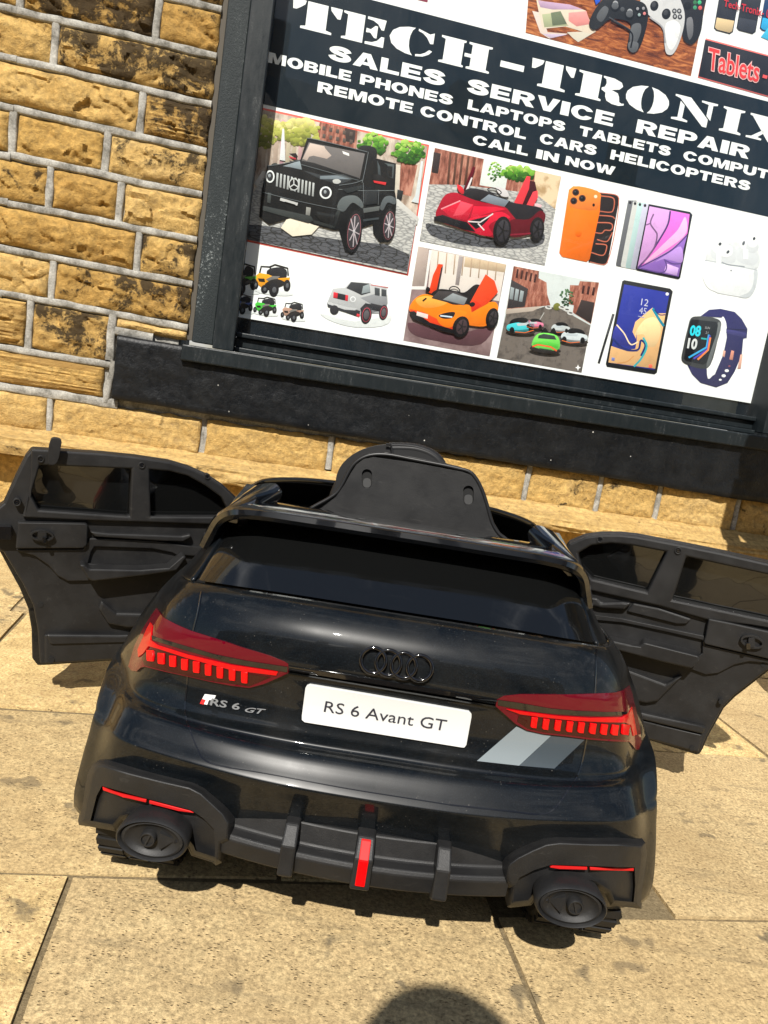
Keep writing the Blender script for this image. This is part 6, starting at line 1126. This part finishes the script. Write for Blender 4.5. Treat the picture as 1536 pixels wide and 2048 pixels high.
door('right door swung open, seen from its inside', TR, PR, NR,
  [(250,330),(300,258),(400,216),(500,203),(620,203),(720,213),(1000,266),(1250,316),(1536,380),(1780,435),(1850,500),(1900,640),(1905,860),(1800,925),(1650,985),(1540,1062),(1424,1152),(1334,1222),(1264,1292),(1214,1382),(1164,1472),(1134,1542),(1112,1578),(1090,1580),(840,1504),(250,1340)],
  [(256,336),(304,266),(402,224),(500,211),(620,211),(718,221),(998,274),(1250,325),(1536,390),(1776,444),(1842,506),(1892,640),(1896,854),(1795,917),(1645,977),(1530,1054),(1414,1144),(1324,1214),(1254,1286),(1204,1376),(1154,1466),(1124,1536),(1104,1568),(1088,1570),(842,1496),(256,1332)],
  holeR, [[(340,335),(440,265),(560,250),(705,265),(930,310),(800,595),(440,512),(365,430)], [(1012,335),(1536,442),(1740,485),(1725,808),(1530,766),(925,640)]],
  [('window_frame', [(262,342),(306,270),(404,228),(500,215),(620,215),(718,225),(998,278),(1250,329),(1536,394),(1772,447),(1836,508),(1880,640),(1890,850),(1536,790),(1160,745),(870,660),(470,570),(300,530)], .0085, 0, 'plastic', holeR),
   ('latch_cover', [(1168,736),(1300,762),(1700,850),(1720,1010),(1536,984),(1146,894),(1138,880),(1150,838)], .013, 0, 'plastic', ()),
   ('door_trim', [(300,690),(640,736),(900,792),(1140,842),(1146,896),(1536,988),(1700,1012),(1640,1010),(1536,1010),(1420,1000),(1330,1020),(1230,1072),(1150,1082),(1056,1048),(900,1010),(560,920),(300,850)], .006, -.001, 'plastic', [[(420,740),(640,760),(900,815),(1130,868),(1130,950),(1100,968),(765,884),(740,905),(560,866),(420,830)]]),
   ('pull_handle', [(420,600),(480,608),(505,636),(630,632),(690,640),(650,682),(505,672),(420,650)], .012, 0, 'plastic', ()), ('pull_handle', [(700,640),(860,672),(1062,738),(1030,770),(980,770),(660,690)], .006, 0, 'plastic', ()),
   ('armrest', [(420,835),(540,866),(700,902),(738,907),(766,882),(1108,968),(1116,990),(1062,1046),(900,1010),(560,920),(420,880)], .030, 0, 'plastic', ()),
   ('door_pocket', [(560,1000),(660,1052),(900,1142),(960,1110),(1010,1090),(930,1170),(850,1250),(780,1262),(560,1210)], .010, -.001, 'plastic', ()),
   ('sill_strip', [(400,1270),(800,1374),(1132,1456),(1106,1566),(842,1494),(400,1370)], .0075, 0, 'plastic', ()), ('sill_strip', [(400,1226),(790,1328),(1156,1412),(1134,1454),(800,1374),(400,1272)], .012, .002, 'plastic', ())],
  [(495,246,21), (980,315,23)], [(1245,1250,15), (1065,1540,15), (1506,1022,14)], lev_r)

# ------------------------------------------------------------------ unseen bin added right of the view to shade the sill end
m = M['binpaint'] = mat('bin_paint', (.012, .013, .014), .4)
bn = empty('added_shadow_bin', wp(1.07, 0, .82), 'unseen dark square bin added right of the shop window to shade the sill end', 'litter bin')
def wb(mb, u0, u1, z0, z1, o0, o1, mt): mb.box(u0, u1, z0, z1, o0, o1, mt, lambda u, z, o: wp(u, z, o))
mb = MB(); wb(mb, .85, 1.29, .04, .92, .62, 1.02, M['binpaint']); wb(mb, .85, 1.29, 1.12, 1.16, .62, 1.02, M['binpaint'])
for u in (.85, 1.25):
    for o in (.62, .98): wb(mb, u, u + .04, .92, 1.12, o, o + .04, M['binpaint'])
bevel(mb.obj('bin_body', bn), .012, 3)
mb = MB(); wb(mb, .835, 1.305, 1.162, 1.26, .605, 1.035, M['binpaint']); bevel(mb.obj('bin_lid', bn), .03, 4)
mb = MB(); wb(mb, .88, 1.26, 0, .04, .65, .99, M['mortar']); mb.obj('bin_base', bn)
# ------------------------------------------------------------------ the photographer, squatting behind the camera: only the shadow of the head is in the picture
skin, cloth, jean = mat('skin', (.42, .25, .18), .5), mat('dark_jacket', (.03, .035, .05), .8), mat('dark_jeans', (.03, .04, .07), .85)
J = {'pel': (0,-.56,.25,.13), 'wai': (0,-.53,.43,.125), 'che': (0,-.47,.62,.13), 'nec': (-.01,-.39,.83,.055), 'hd0': (-.012,-.35,.885,.066), 'hd1': (-.012,-.335,.935,.076), 'hd2': (-.012,-.33,.975,.064),
     'shl': (-.16,-.43,.70,.06), 'ell': (-.20,-.24,.46,.044), 'wrl': (-.075,-.075,.475,.028), 'shr': (.15,-.43,.70,.06), 'elr': (.20,-.24,.46,.044), 'wrr': (.075,-.075,.475,.028),
     'hil': (-.10,-.54,.24,.092), 'knl': (-.19,-.17,.43,.062), 'anl': (-.15,-.36,.09,.042), 'tol': (-.17,-.20,.035,.036), 'hir': (.10,-.54,.24,.092), 'knr': (.19,-.17,.43,.062), 'anr': (.15,-.36,.09,.042), 'tor': (.17,-.20,.035,.036)}
E_ = [('pel','wai'),('wai','che'),('che','nec'),('nec','hd0'),('hd0','hd1'),('hd1','hd2'),('che','shl'),('shl','ell'),('ell','wrl'),('che','shr'),('shr','elr'),('elr','wrr'),('pel','hil'),('hil','knl'),('knl','anl'),('anl','tol'),('pel','hir'),('hir','knr'),('knr','anr'),('anr','tor')]
V_, R_, ed = [J[k][:3] for k in J], [J[k][3] for k in J], [(list(J).index(a), list(J).index(b)) for a, b in E_]
for s, w in ((-1, 'wrl'), (1, 'wrr')):                       # palm, four fingers and thumb round the phone's edge
    k0 = list(J).index(w); k = len(V_); V_.append((s * .056, -.050, .475)); R_.append(.021); ed.append((k0, k))
    for f, (dz, ln) in enumerate(((.028, .9), (.012, 1), (-.004, .95), (-.018, .75))):
        b = len(V_); V_ += [(s * .050, -.034, .475 + dz), (s * .046, -.014, .477 + dz * 1.1), (s * (.046 - .016 * ln), -.006, .478 + dz * 1.15)]; R_ += [.0095, .0088, .0078]; ed += [(k, b), (b, b + 1), (b + 1, b + 2)]
    b = len(V_); V_ += [(s * .044, -.042, .495), (s * .026, -.030, .510)]; R_ += [.011, .009]; ed += [(k, b), (b, b + 1)]
me = bpy.data.meshes.new('person'); me.from_pydata(V_, ed, []); pe = link('person', me); me.materials.append(cloth)
sk = pe.modifiers.new('skin', 'SKIN'); sk.use_smooth_shade = True
for i, d in enumerate(me.skin_vertices[0].data): d.radius = (R_[i], R_[i]); d.use_root = i == 0
pe.modifiers.new('sub', 'SUBSURF').levels = 1; pe.modifiers['sub'].render_levels = 2
tag(pe, 'person squatting with a phone in both hands whose head shadow falls on the near flags', 'person')
mb = MB(); mb.lathe([(0,.026),(.05,.022),(.074,.006),(.082,-.02),(.079,-.05),(.066,-.075)], (-.012,-.338,.997), mat('brown_hair', (.03, .018, .01), .7), 24, 'z', sz=1.1); hr = mb.obj('hair', pe); smooth(hr, 60)
def feat(name, *a, **k): m_ = MB(); m_.lathe(*a, **k); smooth(m_.obj(name, pe), 60)
for s in (-1, 1):
    feat('ear', [(0,-.006),(.012,-.004),(.015,.004),(.010,.01)], (-.012 + s * .079, -.335, .935), skin, 10, 'x'); feat('eye', [(0,-.004),(.009,0),(.01,.01)], (-.012 + s * .03, -.267, .95), M['ink'], 10, sz=.6)
feat('nose', [(0,-.02),(.007,-.012),(.012,.01)], (-.012, -.25, .93), skin, 10); feat('mouth', [(0,-.004),(.018,0),(.02,.01)], (-.012, -.262, .893), skin, 12, sz=.35)
ph = empty('phone', (0, -.02, .52), 'black phone held upright by the person squatting in front of the toy car', 'phone')
mb = MB(); mb.box(-.036, .036, -.016, -.008, .425, .575, M['gloss']); bevel(mb.obj('phone_body', ph), .006, 3)
mb = MB(); mb.box(-.033, .033, -.0175, -.0162, .429, .571, M['tint']); mb.obj('phone_screen', ph)
# ------------------------------------------------------------------ terrace across the road, seen only as reflections
hb = noise_ink('terrace_stone', (120, 96, 66), (176, 146, 104), 6); sl = mat('slate_roof', (.06, .065, .075), .7)
for n_, x0 in enumerate((-13.2, -7.8, -2.4, 3.0, 8.4)):
    h = empty('terraced_house', (x0 + 2.7, -13, -.2), ('two storey stone terraced house across the road, %s' % ['far left of the row', 'second from the left', 'in the middle of the row', 'second from the right', 'far right of the row'][n_]), 'house', 'terraced houses across the road')
    mb = MB(); mb.box(x0, x0 + 5.38, -19, -13, -.2, 5.6, hb); mb.obj('wall', h)
    mb = MB(); mb.add([(x0, -12.7, 5.5), (x0 + 5.38, -12.7, 5.5), (x0 + 5.38, -16, 7.6), (x0, -16, 7.6), (x0, -19.3, 5.5), (x0 + 5.38, -19.3, 5.5)], [(0, 1, 2, 3), (3, 2, 5, 4), (0, 3, 4), (1, 5, 2)], sl); rf = mb.obj('roof', h)
    mb = MB(); mb.box(x0 + 4.4, x0 + 5.2, -16.3, -15.7, 7.3, 8.7, hb); mb.obj('chimney', rf)
    for wx, wz in ((.7, .7), (.7, 3.3), (3.1, 3.3)):
        mb = MB(); mb.box(x0 + wx, x0 + wx + 1.4, -12.99, -12.93, wz, wz + 1.5, M['white']); w = mb.obj('window', h); mb = MB()
        for q in (0, .7): mb.box(x0 + wx + .07 + q, x0 + wx + .63 + q, -12.928, -12.92, wz + .08, wz + 1.42, M['gloss'])
        mb.obj('pane', w)
    mb = MB(); mb.box(x0 + 3.3, x0 + 4.3, -12.99, -12.92, -.1, 2.2, M['frame']); mb.obj('door', h)
